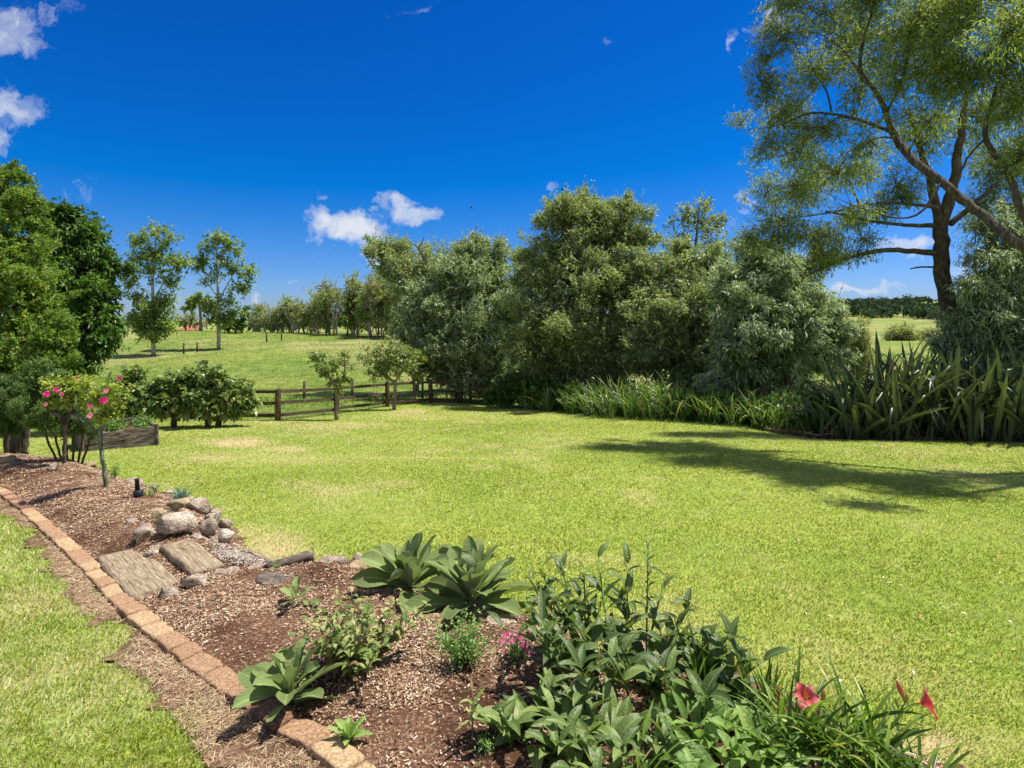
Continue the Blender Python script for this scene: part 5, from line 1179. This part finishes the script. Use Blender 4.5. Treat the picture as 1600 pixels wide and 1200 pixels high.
mullein(452, 1112, 20, .30, .115, 'woolly grey-green plant growing over the brick edging', 103, hi=1.1)
mullein(462, 965, 8, .17, .075, 'small woolly seedling alone on the bare soil', 104, hi=1.1)
# big drooping front leaves of the pair
mb = MB()

def leafy_stem(mb, sb, b, az, el, H_, rs, nl, L_, W_, lean=.4, prof='ovate', lb=.9, vb=.5, rad=.008, fold=.3, wave=.03, start=.15, seg=8, nw=4, top=1.):
    """a stem with leaves up it; returns tip"""
    pts = [b]; p = np.array(b, float); e = el
    for i in range(6):
        e -= lean*.16*rs.uniform(.5, 1.4); d = np.array([math.cos(az)*math.cos(e), math.sin(az)*math.cos(e), math.sin(e)]); p = p+d*H_/6; pts.append(p)
    pts = np.array(pts); tube(sb, pts, np.linspace(rad, rad*.45, 7), 6)
    for k in range(nl):
        t = start+(1-start)*k/max(1, nl-1); j = min(5.999, t*6); i0 = int(j); q = pts[i0]+(pts[min(6, i0+1)]-pts[i0])*(j-i0)
        a = az+k*2.4+rs.normal()*.3; sc = (1-.28*t)*rs.uniform(.75, 1.15) if top == 1. else rs.uniform(.75, 1.15)*(1+(top-1)*t)
        leaf(mb, q, a, .75-.2*t+rs.normal()*.15+t*.3, L_*sc, W_*sc, lb*rs.uniform(.6, 1.6), prof, fold=fold*rs.uniform(.6, 1.4), seg=seg, nw=nw, wave=wave, rng=rs, var=np.clip(vb+rs.normal()*.22, 0, 1), twist=rs.normal()*.4)
    return pts[-1]

def comfrey(px, py, nst, Hs, L_, W_, label, seed, mat, basal=14, lean=.5, vb=.5, prof='lance', name='leafy_plant', flowers=0, spread=.16, cat='plant', wave=.03, el=1.1):
    rs = np.random.default_rng(seed); b = BP(px, py); root = empty(name, b, label, cat)
    mb = MB(); sb = MB(); fl = MB()
    for i in range(basal):
        az = rs.uniform(0, 6.283); r0 = spread*rs.random()**.5; q = b+[math.cos(az)*r0, math.sin(az)*r0, 0]; q[2] = bedz(q[0], q[1])
        leaf(mb, q, az+rs.normal()*.5, rs.uniform(.5, 1.35), L_*rs.uniform(.8, 1.25), W_*rs.uniform(.8, 1.2), rs.uniform(.6, 1.9), prof, fold=rs.uniform(.15, .5), seg=10, nw=4, wave=wave, rng=rs, var=np.clip(vb+rs.normal()*.22, 0, 1), twist=rs.normal()*.5)
    for i in range(nst):
        az = rs.uniform(0, 6.283); r0 = spread*rs.random()**.5; q = b+[math.cos(az)*r0, math.sin(az)*r0, 0]; q[2] = bedz(q[0], q[1])
        tip = leafy_stem(mb, sb, q, az+rs.normal()*.3, el+rs.normal()*.15, Hs*rs.uniform(.7, 1.15), rs, int(rs.integers(6, 11)), L_*.85, W_*.85, lean=lean, prof=prof, vb=vb, wave=wave)
        if i < flowers:
            fl = MB()
            for k in range(34):
                t = k/34; q = tip+np.array([math.cos(az)*.05*t, math.sin(az)*.05*t, .02-.09*t*t])+rs.normal(0, .006, 3)
                v, f = leaves(q[None], nrm(rs.normal(size=(1, 3))), .016, .012, rs); fl.add(v, f)
            obj('flower', fl.mesh('flower', M_YELF), root)
    obj('foliage', mb.mesh('foliage', mat), root)
    if nst: obj('stem', sb.mesh('stem', M_STEM), root)
    return root
comfrey(922, 1078, 12, .48, .25, .068, 'tall dark comfrey-like plant in the left back of the big green mass', 111, M_COM, basal=18, vb=.4, spread=.17)
comfrey(995, 1080, 12, .48, .22, .07, 'dark leafy plant with drooping yellow flower tassels in the big green mass', 112, M_COM, basal=16, vb=.38, flowers=7, spread=.2, prof='ovate')
comfrey(1075, 1105, 9, .30, .24, .09, 'dark broad-leaved plant leaning right over the lawn edge', 113, M_COM, basal=14, vb=.45, spread=.16, prof='ovate')
comfrey(850, 1175, 7, .18, .19, .062, 'grey-green rough-leaved plant in front at the bottom of the picture', 114, M_COM, basal=24, vb=.72, spread=.16)
comfrey(960, 1215, 6, .16, .18, .062, 'grey-green rough-leaved plant at the bottom edge below the dark plants', 115, M_COM, basal=22, vb=.68, spread=.18)
comfrey(1090, 1165, 0, .1, .13, .06, 'bright green rosette plant left of the pink lily flowers', 116, M_FOX, basal=46, vb=.5, spread=.15, prof='ovate')
comfrey(1175, 1180, 0, .1, .13, .06, 'bright green rosette plant directly below the upright red bud', 117, M_FOX, basal=46, vb=.5, spread=.15, prof='ovate')
comfrey(1130, 1240, 2, .1, .13, .06, 'bright green rosette plant cut by the bottom edge', 118, M_FOX, basal=44, vb=.55, spread=.2, prof='ovate')
comfrey(1140, 1110, 0, .1, .17, .085, 'large pale round-leaved plant behind the bright rosettes', 119, M_MUL, basal=12, vb=.4, spread=.05, prof='ovate', el=1.2)
comfrey(1265, 1215, 0, .1, .12, .05, 'bright green leaves among the strap leaves at the bottom', 120, M_FOX, basal=36, vb=.5, spread=.18, prof='ovate')
# tall spike
rs = np.random.default_rng(121)
b = BP(1010, 1040); root = empty('tall_plant', b, 'single tall stem with narrow dark leaves standing above the green mass', 'plant'); mb = MB(); sb = MB()
leafy_stem(mb, sb, b, 1.2, 1.5, .60, rs, 24, .085, .022, lean=.1, prof='lance', vb=.35, rad=.006, start=.3, seg=5, nw=2)
leafy_stem(mb, sb, b, 2.9, 1.2, .30, rs, 8, .10, .03, lean=.3, prof='lance', vb=.4, rad=.006, start=.4, seg=5, nw=2)
obj('foliage', mb.mesh('foliage', M_COM), root); obj('stem', sb.mesh('stem', M_STEM), root)
b = BP(890, 1050); root = empty('tall_plant', b, 'slanting pale stem with narrow leaves leaning left toward the woolly plants', 'plant'); mb = MB()
sb = MB(); leafy_stem(mb, sb, b, 2.75, 1.1, .48, rs, 16, .10, .024, lean=.1, prof='lance', vb=.7, rad=.008, start=.35, seg=6, nw=2); obj('stem', sb.mesh('stem', M_STEM), root)
sb = MB(); leafy_stem(mb, sb, b+[.05, 0, 0], 2.0, 1.3, .50, rs, 12, .13, .035, lean=.2, prof='lance', vb=.4, rad=.008, start=.35, seg=6, nw=2); obj('stem', sb.mesh('stem', M_STEM), root)
sb = MB(); leafy_stem(mb, sb, b+[.09, 0.02, 0], 1.5, 1.3, .45, rs, 12, .11, .03, lean=.2, prof='lance', vb=.4, rad=.008, start=.35, seg=6, nw=2); obj('stem', sb.mesh('stem', M_STEM), root)
obj('foliage', mb.mesh('foliage', M_COM), root)

# wilting clump
rs = np.random.default_rng(131); b = BP(562, 1062); root = empty('wilting_plant', b, 'bushy plant with curled yellowing leaves in the middle of the bed', 'plant'); mb = MB(); sb = MB()
for i in range(44):
    az = rs.uniform(0, 6.28); leafy_stem(mb, sb, b+[math.cos(az)*.12*rs.random(), math.sin(az)*.12*rs.random(), 0], az, 1.25+rs.normal()*.2, rs.uniform(.2, .38), rs, 15, .085, .032, lean=.55, prof='lance', lb=1.8, vb=rs.uniform(.2, .75), rad=.004, seg=5, nw=2, start=.1)
obj('foliage', mb.mesh('foliage', M_WILT), root); obj('stem', sb.mesh('stem', M_STEMD), root)
# ferny herb
def herb(px, py, R_, Hh, n, label, seed, mat=M_HERB, LL=.018, W=.5, name='herb_plant', cat='herb', stm=14, base=None):
    rs = np.random.default_rng(seed); b = BP(px, py) if base is None else base; root = empty(name, b, label, cat); sb = MB(); P_ = []; D_ = []
    for i in range(stm):
        az = rs.uniform(0, 6.28); el = rs.uniform(.7, 1.5); L_ = Hh*rs.uniform(.7, 1.15)
        d = np.array([math.cos(az)*math.cos(el), math.sin(az)*math.cos(el), math.sin(el)]); pts = [b+d*L_*t+np.array([0, 0, -.02*t*t]) for t in (0, .5, 1)]
        tube(sb, pts, [.0025, .002, .001], 5)
        m = n//stm; t = rs.uniform(.2, 1, (m, 1)); q = b+d*L_*t+rs.normal(size=(m, 3))*R_*.22*t; P_.append(q); D_.append(nrm(rs.normal(size=(m, 3))+d*.6))
    P_ = np.concatenate(P_); D_ = np.concatenate(D_); P_[:, 2] = np.maximum(P_[:, 2], b[2]+.005)
    v, f = leaves(P_, D_, LL*rs.uniform(.7, 1.3, len(P_)), LL*W, rs, flat=1.)
    obj('foliage', np_mesh('foliage', v, f, mat, var=np.repeat(rs.random(len(P_)), 4)), root); obj('stem', sb.mesh('stem', M_STEM), root)
    return root, b
herb(727, 1060, .16, .27, 1300, 'small bright green ferny herb on the wood chips', 141, stm=26, LL=.022)
herb(237, 797, .18, .12, 90, 'tiny green seedling beside the black sprinkler', 142, LL=.035, stm=6)
herb(180, 766, .15, .22, 110, 'small green plant with a pale bloom right of the rose stem', 143, LL=.04, stm=7)
herb(432, 902, .12, .04, 90, 'patch of tiny green weeds by the wood slice', 144, LL=.015, stm=6)
herb(760, 1195, .10, .06, 90, 'tiny grassy weeds at the bottom edge on the wood chips', 145, LL=.03, W=.15, stm=8)
for k_, (f1, f2, lab) in enumerate(((.15, .35, 'leafy green plant spilling over the right end of the planter box'), (.5, .5, 'leafy green plant in the middle of the planter box'), (.85, .6, 'leafy green plant at the left end of the planter box'))):
    q = Apt+(Bpt-Apt)*f1+(Cpt-Apt)*f2
    herb(0, 0, .5, .34, 420, lab, 150+k_, LL=.07, stm=14, base=np.array([q[0], q[1], zb+.24]))
# lime seedling
rs = np.random.default_rng(151); b = BP(545, 1172); root = empty('seedling', b, 'small lime green upright seedling beside the last brick', 'plant'); mb = MB()
for i in range(11):
    az = i*2.4; leaf(mb, b+[0, 0, .01], az, .4+i*.09, .12*rs.uniform(.7, 1.1), .035, .5, 'obov', fold=.4, seg=8, nw=4, wave=.05, rng=rs, var=.8+rs.random()*.2)
obj('foliage', mb.mesh('foliage', M_FOX), root)
# yellow stalk plant
b = BP(738, 1185); root = empty('yellowing_plant', b, 'thin yellowish stalk with a few pointed leaves on the wood chips', 'plant'); mb = MB(); sb = MB()
leafy_stem(mb, sb, b, 1.6, 1.45, .20, rs, 9, .12, .022, lean=.2, prof='lance', vb=.8, rad=.004, start=.3, seg=8, nw=2, fold=.5)
obj('foliage', mb.mesh('foliage', M_WILT), root); obj('stem', sb.mesh('stem', M_STEMD), root)
# blue-grey tuft
def tuft(px, py, n, L_, W_, label, seed, mat, el=(.3, 1.4), bend=(.2, .9), name='grass_tuft', cat='plant', rad=.04, group=None, seg=5, fold=.3, prof='strap', extra=None, base=None, kinkp=0., var=(0, .9), nw=2, azr=None):
    rs = np.random.default_rng(seed); b = BP(px, py) if base is None else base; root = empty(name, b, label, cat, group); mb = MB()
    for i in range(n):
        az = rs.uniform(0, 6.283) if azr is None else rs.normal(azr[0], azr[1]); r0 = rad*rs.random()**.5; a0 = rs.uniform(0, 6.283); q = b+[math.cos(a0)*r0, math.sin(a0)*r0, 0]
        leaf(mb, q, az, rs.uniform(*el), L_*rs.uniform(.6, 1.15), W_*rs.uniform(.75, 1.2), rs.uniform(*bend), prof, fold=fold, seg=seg, nw=nw, rng=rs, var=rs.uniform(*var) if rs.random() > .06 else 1., twist=rs.normal()*.7, power=1.8,
             kink=(rs.uniform(.45, .8), rs.uniform(1.2, 2.4)) if rs.random() < kinkp else None)
    obj('foliage', mb.mesh('foliage', mat), root)
    return root, b
tuft(290, 815, 130, .16, .007, 'blue-grey spiky tuft on top of the stone pile', 161, M_TUFT, name='blue_tuft', bend=(.0, .4), base=BP(284, 822)+np.array([0, 0, .13]))
b = BP(322, 803); root = empty('seedling', b, 'single bright green leaf beside the blue-grey tuft', 'plant'); mb = MB(); leaf(mb, b, .3, .6, .22, .09, .5, 'ovate', var=.6, fold=.5, rng=rs); leaf(mb, b, 3., .5, .12, .05, .5, 'ovate', var=.5, fold=.5, rng=rs); obj('foliage', mb.mesh('foliage', M_FOX), root)

# daylily clumps
tuft(1340, 1215, 95, .36, .016, 'strap-leaved lily clump under the right red flower', 171, M_STRAP, el=(.5, 1.35), bend=(.4, 1.5), name='lily_clump', rad=.12, seg=9, fold=.5, nw=2)
tuft(1255, 1190, 60, .34, .014, 'strap-leaved lily clump under the left pink flower', 172, M_STRAP, el=(.7, 1.45), bend=(.3, 1.2), name='lily_clump', rad=.10, seg=9, fold=.5, nw=2)
tuft(1420, 1260, 70, .36, .016, 'strap-leaved lily clump at the bottom edge on the right', 173, M_STRAP, el=(.4, 1.2), bend=(.4, 1.5), name='lily_clump', rad=.12, seg=9, fold=.5, nw=2)
tuft(1100, 1100, 26, .34, .012, 'group of thin upright blades between dark and bright plants', 174, M_STRAP, el=(1.1, 1.5), bend=(.1, .8), name='lily_clump', rad=.06, seg=8, fold=.5, nw=2)
tuft(1195, 1140, 30, .30, .013, 'upright green blades around the closed red bud', 175, M_STRAP, el=(1.1, 1.5), bend=(.0, .5), name='lily_clump', rad=.07, seg=8, fold=.5, nw=2)
tuft(1010, 1245, 40, .26, .014, 'strap leaves arching over the bottom edge left of the rosettes', 176, M_STRAP, el=(.4, 1.1), bend=(.4, 1.4), name='lily_clump', rad=.08, seg=8, fold=.5, nw=2)

def lily_flower(root, c, az, el, sz, seed):
    rs = np.random.default_rng(seed); mb = MB()
    ax = np.array([math.cos(az)*math.cos(el), math.sin(az)*math.cos(el), math.sin(el)]); u = nrm(np.cross(ax, [0, 0, 1.])); v = np.cross(u, ax)
    for k in range(6):
        th = k*math.pi/3+(.0 if k % 2 else .04); r_ = u*math.cos(th)+v*math.sin(th)
        W_ = sz*(.82 if k % 2 else .52); V = []; uvs = []; seg = 10
        s_ = np.cross(ax, r_); op = rs.uniform(.9, 1.1)
        for i in range(seg+1):
            t = i/seg; ang = .35+1.05*t**.9*op; p = c+ax*sz*(.62*math.sin(min(1.5, t*1.5))-.55*max(0, t-.6)**1.5)+r_*sz*(.12+.95*t**1.3)*(.98)
            w_ = W_*float(PROF['petal'](np.array(t)))*.5
            for j in (-1, -.5, 0, .5, 1):
                V.append(p+s_*j*w_+ax*(abs(j)*w_*.35+math.sin(t*15+j*4+k)*sz*.05*abs(j)*t)); uvs.append((j*.5+.5, t))
        Q = [[i*5+j, i*5+j+1, (i+1)*5+j+1, (i+1)*5+j] for i in range(seg) for j in range(4)]
        mb.add(V, Q, None, (np.clip(.1+np.linspace(0, .35, seg+1)+rs.normal()*.1, 0, 1)[:, None]+np.array([.35, .1, .3, .1, .35])[None]).ravel(), uvs)
    f = obj('flower', mb.mesh('flower', M_LILY), root)
    tb = MB(); tube(tb, [c-ax*sz*.35, c, c+ax*sz*.22], [sz*.07, sz*.12, sz*.2], 10, cap=False)
    for k in range(6):
        th = k*1.05; r_ = u*math.cos(th)+v*math.sin(th); tube(tb, [c+ax*sz*.1, c+ax*sz*.5+r_*sz*.12, c+ax*sz*.8+r_*sz*.22], [sz*.015]*3, 4)
    t_o = obj('stamens', tb.mesh('stamens', M_THROAT), root); t_o.parent = f; t_o.location = (0, 0, 0)
def stem_to(root, pts, r0, r1, mat=M_STEM):
    mb = MB(); cp = curve_pts([np.append(p, r0+(r1-r0)*i/(len(pts)-1)) for i, p in enumerate(pts)], 12); tube(mb, cp[:, :3], cp[:, 3], 7); obj('stem', mb.mesh('stem', mat), root)
def bud(root, c, d, L_, R_, m=M_LILY, var=.7):
    mb = MB(); d = nrm(np.asarray(d, float)); t = np.linspace(0, 1, 8)
    tube(mb, [c+d*L_*q for q in t], [R_*v_+.0008 for v_ in (.45, .6, .8, 1, 1, .85, .55, .15)], 9, var=var); obj('bud', mb.mesh('bud', m), root)
M_BUD = leaf_mat('bud_skin', [(0, (.35, .40, .10)), (.6, (.55, .30, .12)), (1, (.62, .16, .12))], trans=.2)
b = BP(1245, 1195); root = empty('lily_flower_stalk', b, 'lily stalk with an open coral pink flower facing up and one bud', 'flower')
yq = b[1]+.05; c = P(1258, 1090, yq)
stem_to(root, [b, P(1268, 1150, yq), P(1281, 1105, yq)], .0035, .0025); stem_to(root, [P(1281, 1112, yq), P(1270, 1102, yq), c], .0025, .002); lily_flower(root, c, -1.9, .75, .050, 1)
stem_to(root, [P(1281, 1105, yq), P(1284, 1095, yq)], .003, .003); bud(root, P(1284, 1096, yq), (.25, 0, 1), .055, .009, M_BUD, .6)
b = BP(1355, 1212); root = empty('lily_flower_stalk', b, 'lily stalk with a large red flower turned to the right and a tall bud', 'flower')
yq = b[1]+.03; j = P(1405, 1112, yq)
stem_to(root, [b, P(1375, 1158, yq), P(1400, 1130, yq), j], .004, .003); c = P(1438, 1098, yq); stem_to(root, [j, P(1418, 1104, yq), c-[.02, 0, 0]], .003, .003); lily_flower(root, c, -.35, .30, .060, 2)
bud(root, P(1411, 1090, yq), (-.35, 0, 1), .075, .0095, M_BUD, 1.); stem_to(root, [j, P(1413, 1100, yq), P(1411, 1090, yq)], .0025, .0025); bud(root, P(1404, 1108, yq), (-.3, 0, 1), .045, .005, M_BUD, .0); bud(root, P(1416, 1098, yq), (.1, 0, 1), .04, .007, M_BUD, .2)
b = BP(1216, 1170); root = empty('lily_flower_stalk', b, 'lily stalk with one closed dark red bud among upright blades', 'flower'); yq = b[1]; stem_to(root, [b, P(1215, 1110, yq), P(1216, 1090, yq)], .003, .0025); bud(root, P(1216, 1092, yq), (0, 0, 1), .055, .008, M_LILY, .05)
b = BP(1025, 1195); root = empty('lily_flower_stalk', b, 'short stalk with a drooping faded pink bud among the rosettes', 'flower'); yq = b[1]; stem_to(root, [b, P(1030, 1140, yq), P(1028, 1120, yq)], .003, .0025); bud(root, P(1030, 1120, yq), (-.3, -.2, -.9), .05, .008, M_BUD, .95)

# dianthus
root, b = herb(806, 1058, .08, .15, 300, 'low cushion with small magenta and pink flowers beside the dark leafy plant', 181, LL=.03, W=.16, name='pink_flower_plant', cat='plant')
rs = np.random.default_rng(182)
for (px, py, k) in ((790, 992, 0), (798, 988, 1), (806, 986, 1), (813, 996, 0), (816, 1008, 0), (786, 1002, 1), (801, 1000, 1), (823, 1018, 0), (788, 1018, 0), (810, 990, 1), (820, 1002, 1), (828, 1022, 1), (796, 1004, 1)):
    c = P(px, py, b[1]-rs.uniform(0, .08)); mb = MB(); n_ = nrm(np.array([rs.normal()*.4, -.9, .8])); u = nrm(np.cross(n_, [0, 0, 1.])); v = np.cross(u, n_); R_ = .0115
    for q in range(5):
        th = q*1.257+rs.random(); V = [c]
        for a_ in (-.55, -.25, 0, .25, .55): V.append(c+(u*math.cos(th+a_)+v*math.sin(th+a_))*R_*(1.15 if abs(a_) < .5 else .9)+n_*rs.uniform(0, .003))
        mb.add(V, None, [[0, 1, 2], [0, 2, 3], [0, 3, 4], [0, 4, 5]], rs.uniform(.1, .5)+.35*k)
    obj('flower', mb.mesh('flower', M_MAG), root)

# ------------------------------------------------------------------ iris clumps along the lawn edge
rs = np.random.default_rng(191)
edge = [(822, 24.3), (860, 23.6), (895, 22.6), (925, 21.8), (955, 21.0), (985, 20.4), (1012, 20.1), (1040, 19.6), (1068, 19.2), (1095, 18.7), (1122, 18.2), (1150, 17.7), (1180, 17.2), (1208, 16.8), (1236, 16.5), (1262, 16.2)]
for i, (px, y) in enumerate(edge):
    big = 1.25 if (px > 930 and px < 1060) else .95
    for rrow in range(2):
        b = GY(px+rs.uniform(-6, 6)+rrow*10, y+.25+rrow*.55)
        tuft(0, 0, 48 if rrow == 0 else 40, 1.3*big*(1+.15*rrow), .038, 'strap-leaved iris clump in the green border below the shrub wall', 200+i*3+rrow, M_IRIS, el=(.75, 1.5), bend=(.1, 1.5), name='iris_clump', cat='iris', rad=.28, base=b,
             group='iris clumps along the lawn edge', seg=7, fold=.35, kinkp=.12, var=(.1, .95))
# fallen pale leaf blades: handled by kinks; flax
for i, (px, y, n_, L_, lab) in enumerate(((1335, 14.9, 60, 1.9, 'leftmost flax clump with leaves splaying left toward the shrubs'), (1392, 14.6, 74, 2.15, 'tall flax clump standing in the gap before the green field'), (1450, 14.4, 66, 2.0, 'flax clump in front of the mottled tree trunk'),
                                        (1505, 13.9, 60, 1.9, 'flax clump right of the trunk with bent-over front leaves'), (1560, 13.6, 62, 2.05, 'flax clump near the right edge of the picture'), (1625, 13.2, 62, 2.1, 'flax clump cut by the right edge of the picture'), (1290, 15.6, 40, 1.3, 'small low flax clump at the left end of the flax row'))):
    tuft(0, 0, int(n_*1.35), L_*1.24, .135, lab, 300+i, M_FLAX, el=(.65, 1.52), bend=(.0, .7), name='flax_clump', cat='flax', rad=.42, base=GY(px, y+.35), seg=8, fold=.55, kinkp=.3, prof='sword', var=(.0, .95))
# dead flax leaves and litter
chips('dead_leaves', np.array([(7.6, 16.6), (8.8, 15.4), (11.5, 14.0), (14, 13.0), (14.5, 14), (11.5, 15.6), (8.9, 16.8), (8, 17.2)]), lambda x, y: H(x, y)+.03, 500, RNG, (.10, .5), (.012, .035), [(0, (.12, .07, .04)), (.5, (.28, .18, .10)), (1, (.45, .34, .2))], 'brown dead leaves lying at the foot of the flax', 'dead leaves', tilt=.5, lift=.12)
# petals and leaves dropped on the lawn
def lawn_scatter(name, n, seed, stops, lab, L_):
    rs = np.random.default_rng(seed); y = rs.uniform(2.6, 14, n); x = rs.uniform(-.3, 1., n)*y; k = inside(lawn_pg, x, y) & ~inside(bed_pg, x, y) & ~inside(dirt_pg, x, y); x = x[k]; y = y[k]; n = len(x)
    c = np.stack([x, y, H(x, y)+.03], 1); th = rs.uniform(0, 6.28, n); d = np.stack([np.cos(th), np.sin(th), rs.normal(0, .15, n)], 1)
    v, f = leaves(c, nrm(d), rs.uniform(.6, 1.2, n)*L_, L_*.4, rs, flat=3.)
    return tag(obj(name, np_mesh(name, v, f, leaf_mat(name+'_mat', stops, trans=.1), var=np.repeat(rs.random(n), 4))), lab, 'fallen leaves', kind='stuff')
lawn_scatter('fallen_leaves', 480, 401, [(0, (.25, .12, .05)), (.4, (.5, .3, .1)), (.7, (.62, .55, .35)), (1, (.75, .7, .6))], 'small dry leaves dropped on the lawn', .035)

# ------------------------------------------------------------------ standard roses
def rose(px, py, y, ctrl, heads, canes, label, seed, fl, stemmat):
    rs = np.random.default_rng(seed); root = tree('rose_tree', label, 'rose', BP(px, py), [[(a, b_, y, r_) for a, b_, r_ in ctrl]]+[[(a, b_, y+dy, r_) for a, b_, dy, r_ in cn] for cn in canes], heads, M_ROSE, stemmat, .045, .55, dens=60, per=5, spray=.14, rng=rs, ck=1.5, up=.5, inner=.5, clump=.75, shell=.4, limb_r=.2, flat=.8, crown_name='foliage')
    for (a, b_, s_, k) in fl:
        c = P(a, b_, y-.28); mb = MB(); n_ = nrm(np.array([rs.normal()*.3, -1, .5])); u = nrm(np.cross(n_, [0, 0, 1.])); v = np.cross(u, n_)
        for lay in range(3):
            for q in range(6):
                th = q*1.047+lay*.5+rs.normal()*.1; R_ = s_*(1-.27*lay); V = [c+n_*.004*lay]
                for a_ in (-.6, -.3, 0, .3, .6): V.append(c+(u*math.cos(th+a_)+v*math.sin(th+a_))*R_*(1.05 if abs(a_) < .5 else .85)+n_*(s_*(.12+.28*lay)+rs.uniform(0, .004)))
                mb.add(V, None, [[0, 1, 2], [0, 2, 3], [0, 3, 4], [0, 4, 5]], np.clip(k+rs.normal()*.12, 0, 1))
        obj('flower', mb.mesh('flower', M_PINK), root)
M_RSTEM = noise_mat('rose_stem_green', [(.3, (.04, .055, .028)), (.5, (.10, .125, .07)), (.7, (.38, .38, .30))], (40, 40, 12), 5, .8, .6, .005)
yr = float(BP(166, 784)[1])
rose(166, 784, yr, [(167, 786, .026), (163, 735, .024), (157, 690, .025), (156, 672, .03)],
     [(165, 610, 20, yr, .9, .6), (180, 630, 15, yr, 1, .6), (150, 625, 18, yr, 1, .5), (135, 605, 14, yr, 1, .6), (160, 650, 13, yr, 1, .7), (175, 648, 10, yr, 1, .7), (128, 640, 8, yr, 1, .4)],
     [[(155, 678, 0, .03), (140, 668, -.05, .03), (128, 655, -.05, .026), (112, 650, -.05, .022)], [(156, 675, 0, .02), (160, 650, .05, .014), (168, 625, .05, .008)], [(128, 656, -.05, .018), (120, 640, 0, .012), (118, 620, .1, .006)]],
     'standard rose on a dark green stem in the middle of the bed, pink flowers', 501, [(162, 626, .045, .25), (187, 591, .034, .5), (166, 611, .03, .9), (141, 635, .028, .6), (141, 650, .035, .9)], M_RSTEM)
yr2 = float(BP(99, 744)[1])
rose(99, 744, yr2, [(99, 748, .032), (100, 715, .029), (102, 680, .029), (103, 655, .036)],
     [(85, 605, 17, yr2, 1, .6), (105, 600, 20, yr2, .9, .6), (125, 605, 17, yr2, 1, .6), (75, 625, 12, yr2, 1, .6), (115, 625, 16, yr2, 1, .6), (135, 620, 12, yr2, 1, .5), (90, 630, 12, yr2, 1, .5)],
     [[(102, 660, 0, .04), (90, 648, -.05, .034), (75, 640, -.05, .028), (68, 632, 0, .018)], [(103, 658, 0, .035), (112, 645, 0, .028), (125, 640, .1, .02)], [(88, 646, -.05, .022), (85, 630, .1, .014), (80, 612, .1, .008)]],
     'standard rose on a thick grey trunk, further left and back, bright pink flowers', 502, [(73, 616, .05, .2), (88, 609, .046, .35), (97, 616, .036, .7), (120, 592, .038, .2), (72, 632, .034, .95)], M_BARK_W)

# rosemary-like shrub behind the roses
yrs = 9.6
rs = np.random.default_rng(503)
tree('rosemary_shrub', 'upright fine-leaved green shrub with many bare stems behind the roses', 'shrub', B(112, yrs), [[(112+dx*.35, None, yrs, .02), (112+dx*.8, 690, yrs, .016), (112+dx, 655, yrs, .01)] for dx in (-46, -30, -12, 4, 20, 34)],
     [(60, 600, 26, yrs, 1.3), (90, 610, 28, yrs, 1.2), (40, 640, 26, yrs-.2, 1.2), (75, 650, 28, yrs-.2, 1.1), (110, 640, 24, yrs, 1.2), (20, 620, 30, yrs, 1.1), (130, 660, 18, yrs, 1.1), (65, 580, 16, yrs, 1.3), (105, 670, 20, yrs-.1), (10, 660, 22, yrs), (145, 675, 10, yrs, 1.2, .7)],
     M_ROSM, M_BARK_W, .035, .28, dens=180, per=16, spray=.13, rng=rs, ck=5.5, up=1.4, outw=.4, droop=.0, flat=.2, clump=.35, inner=.3, limb_r=.15)
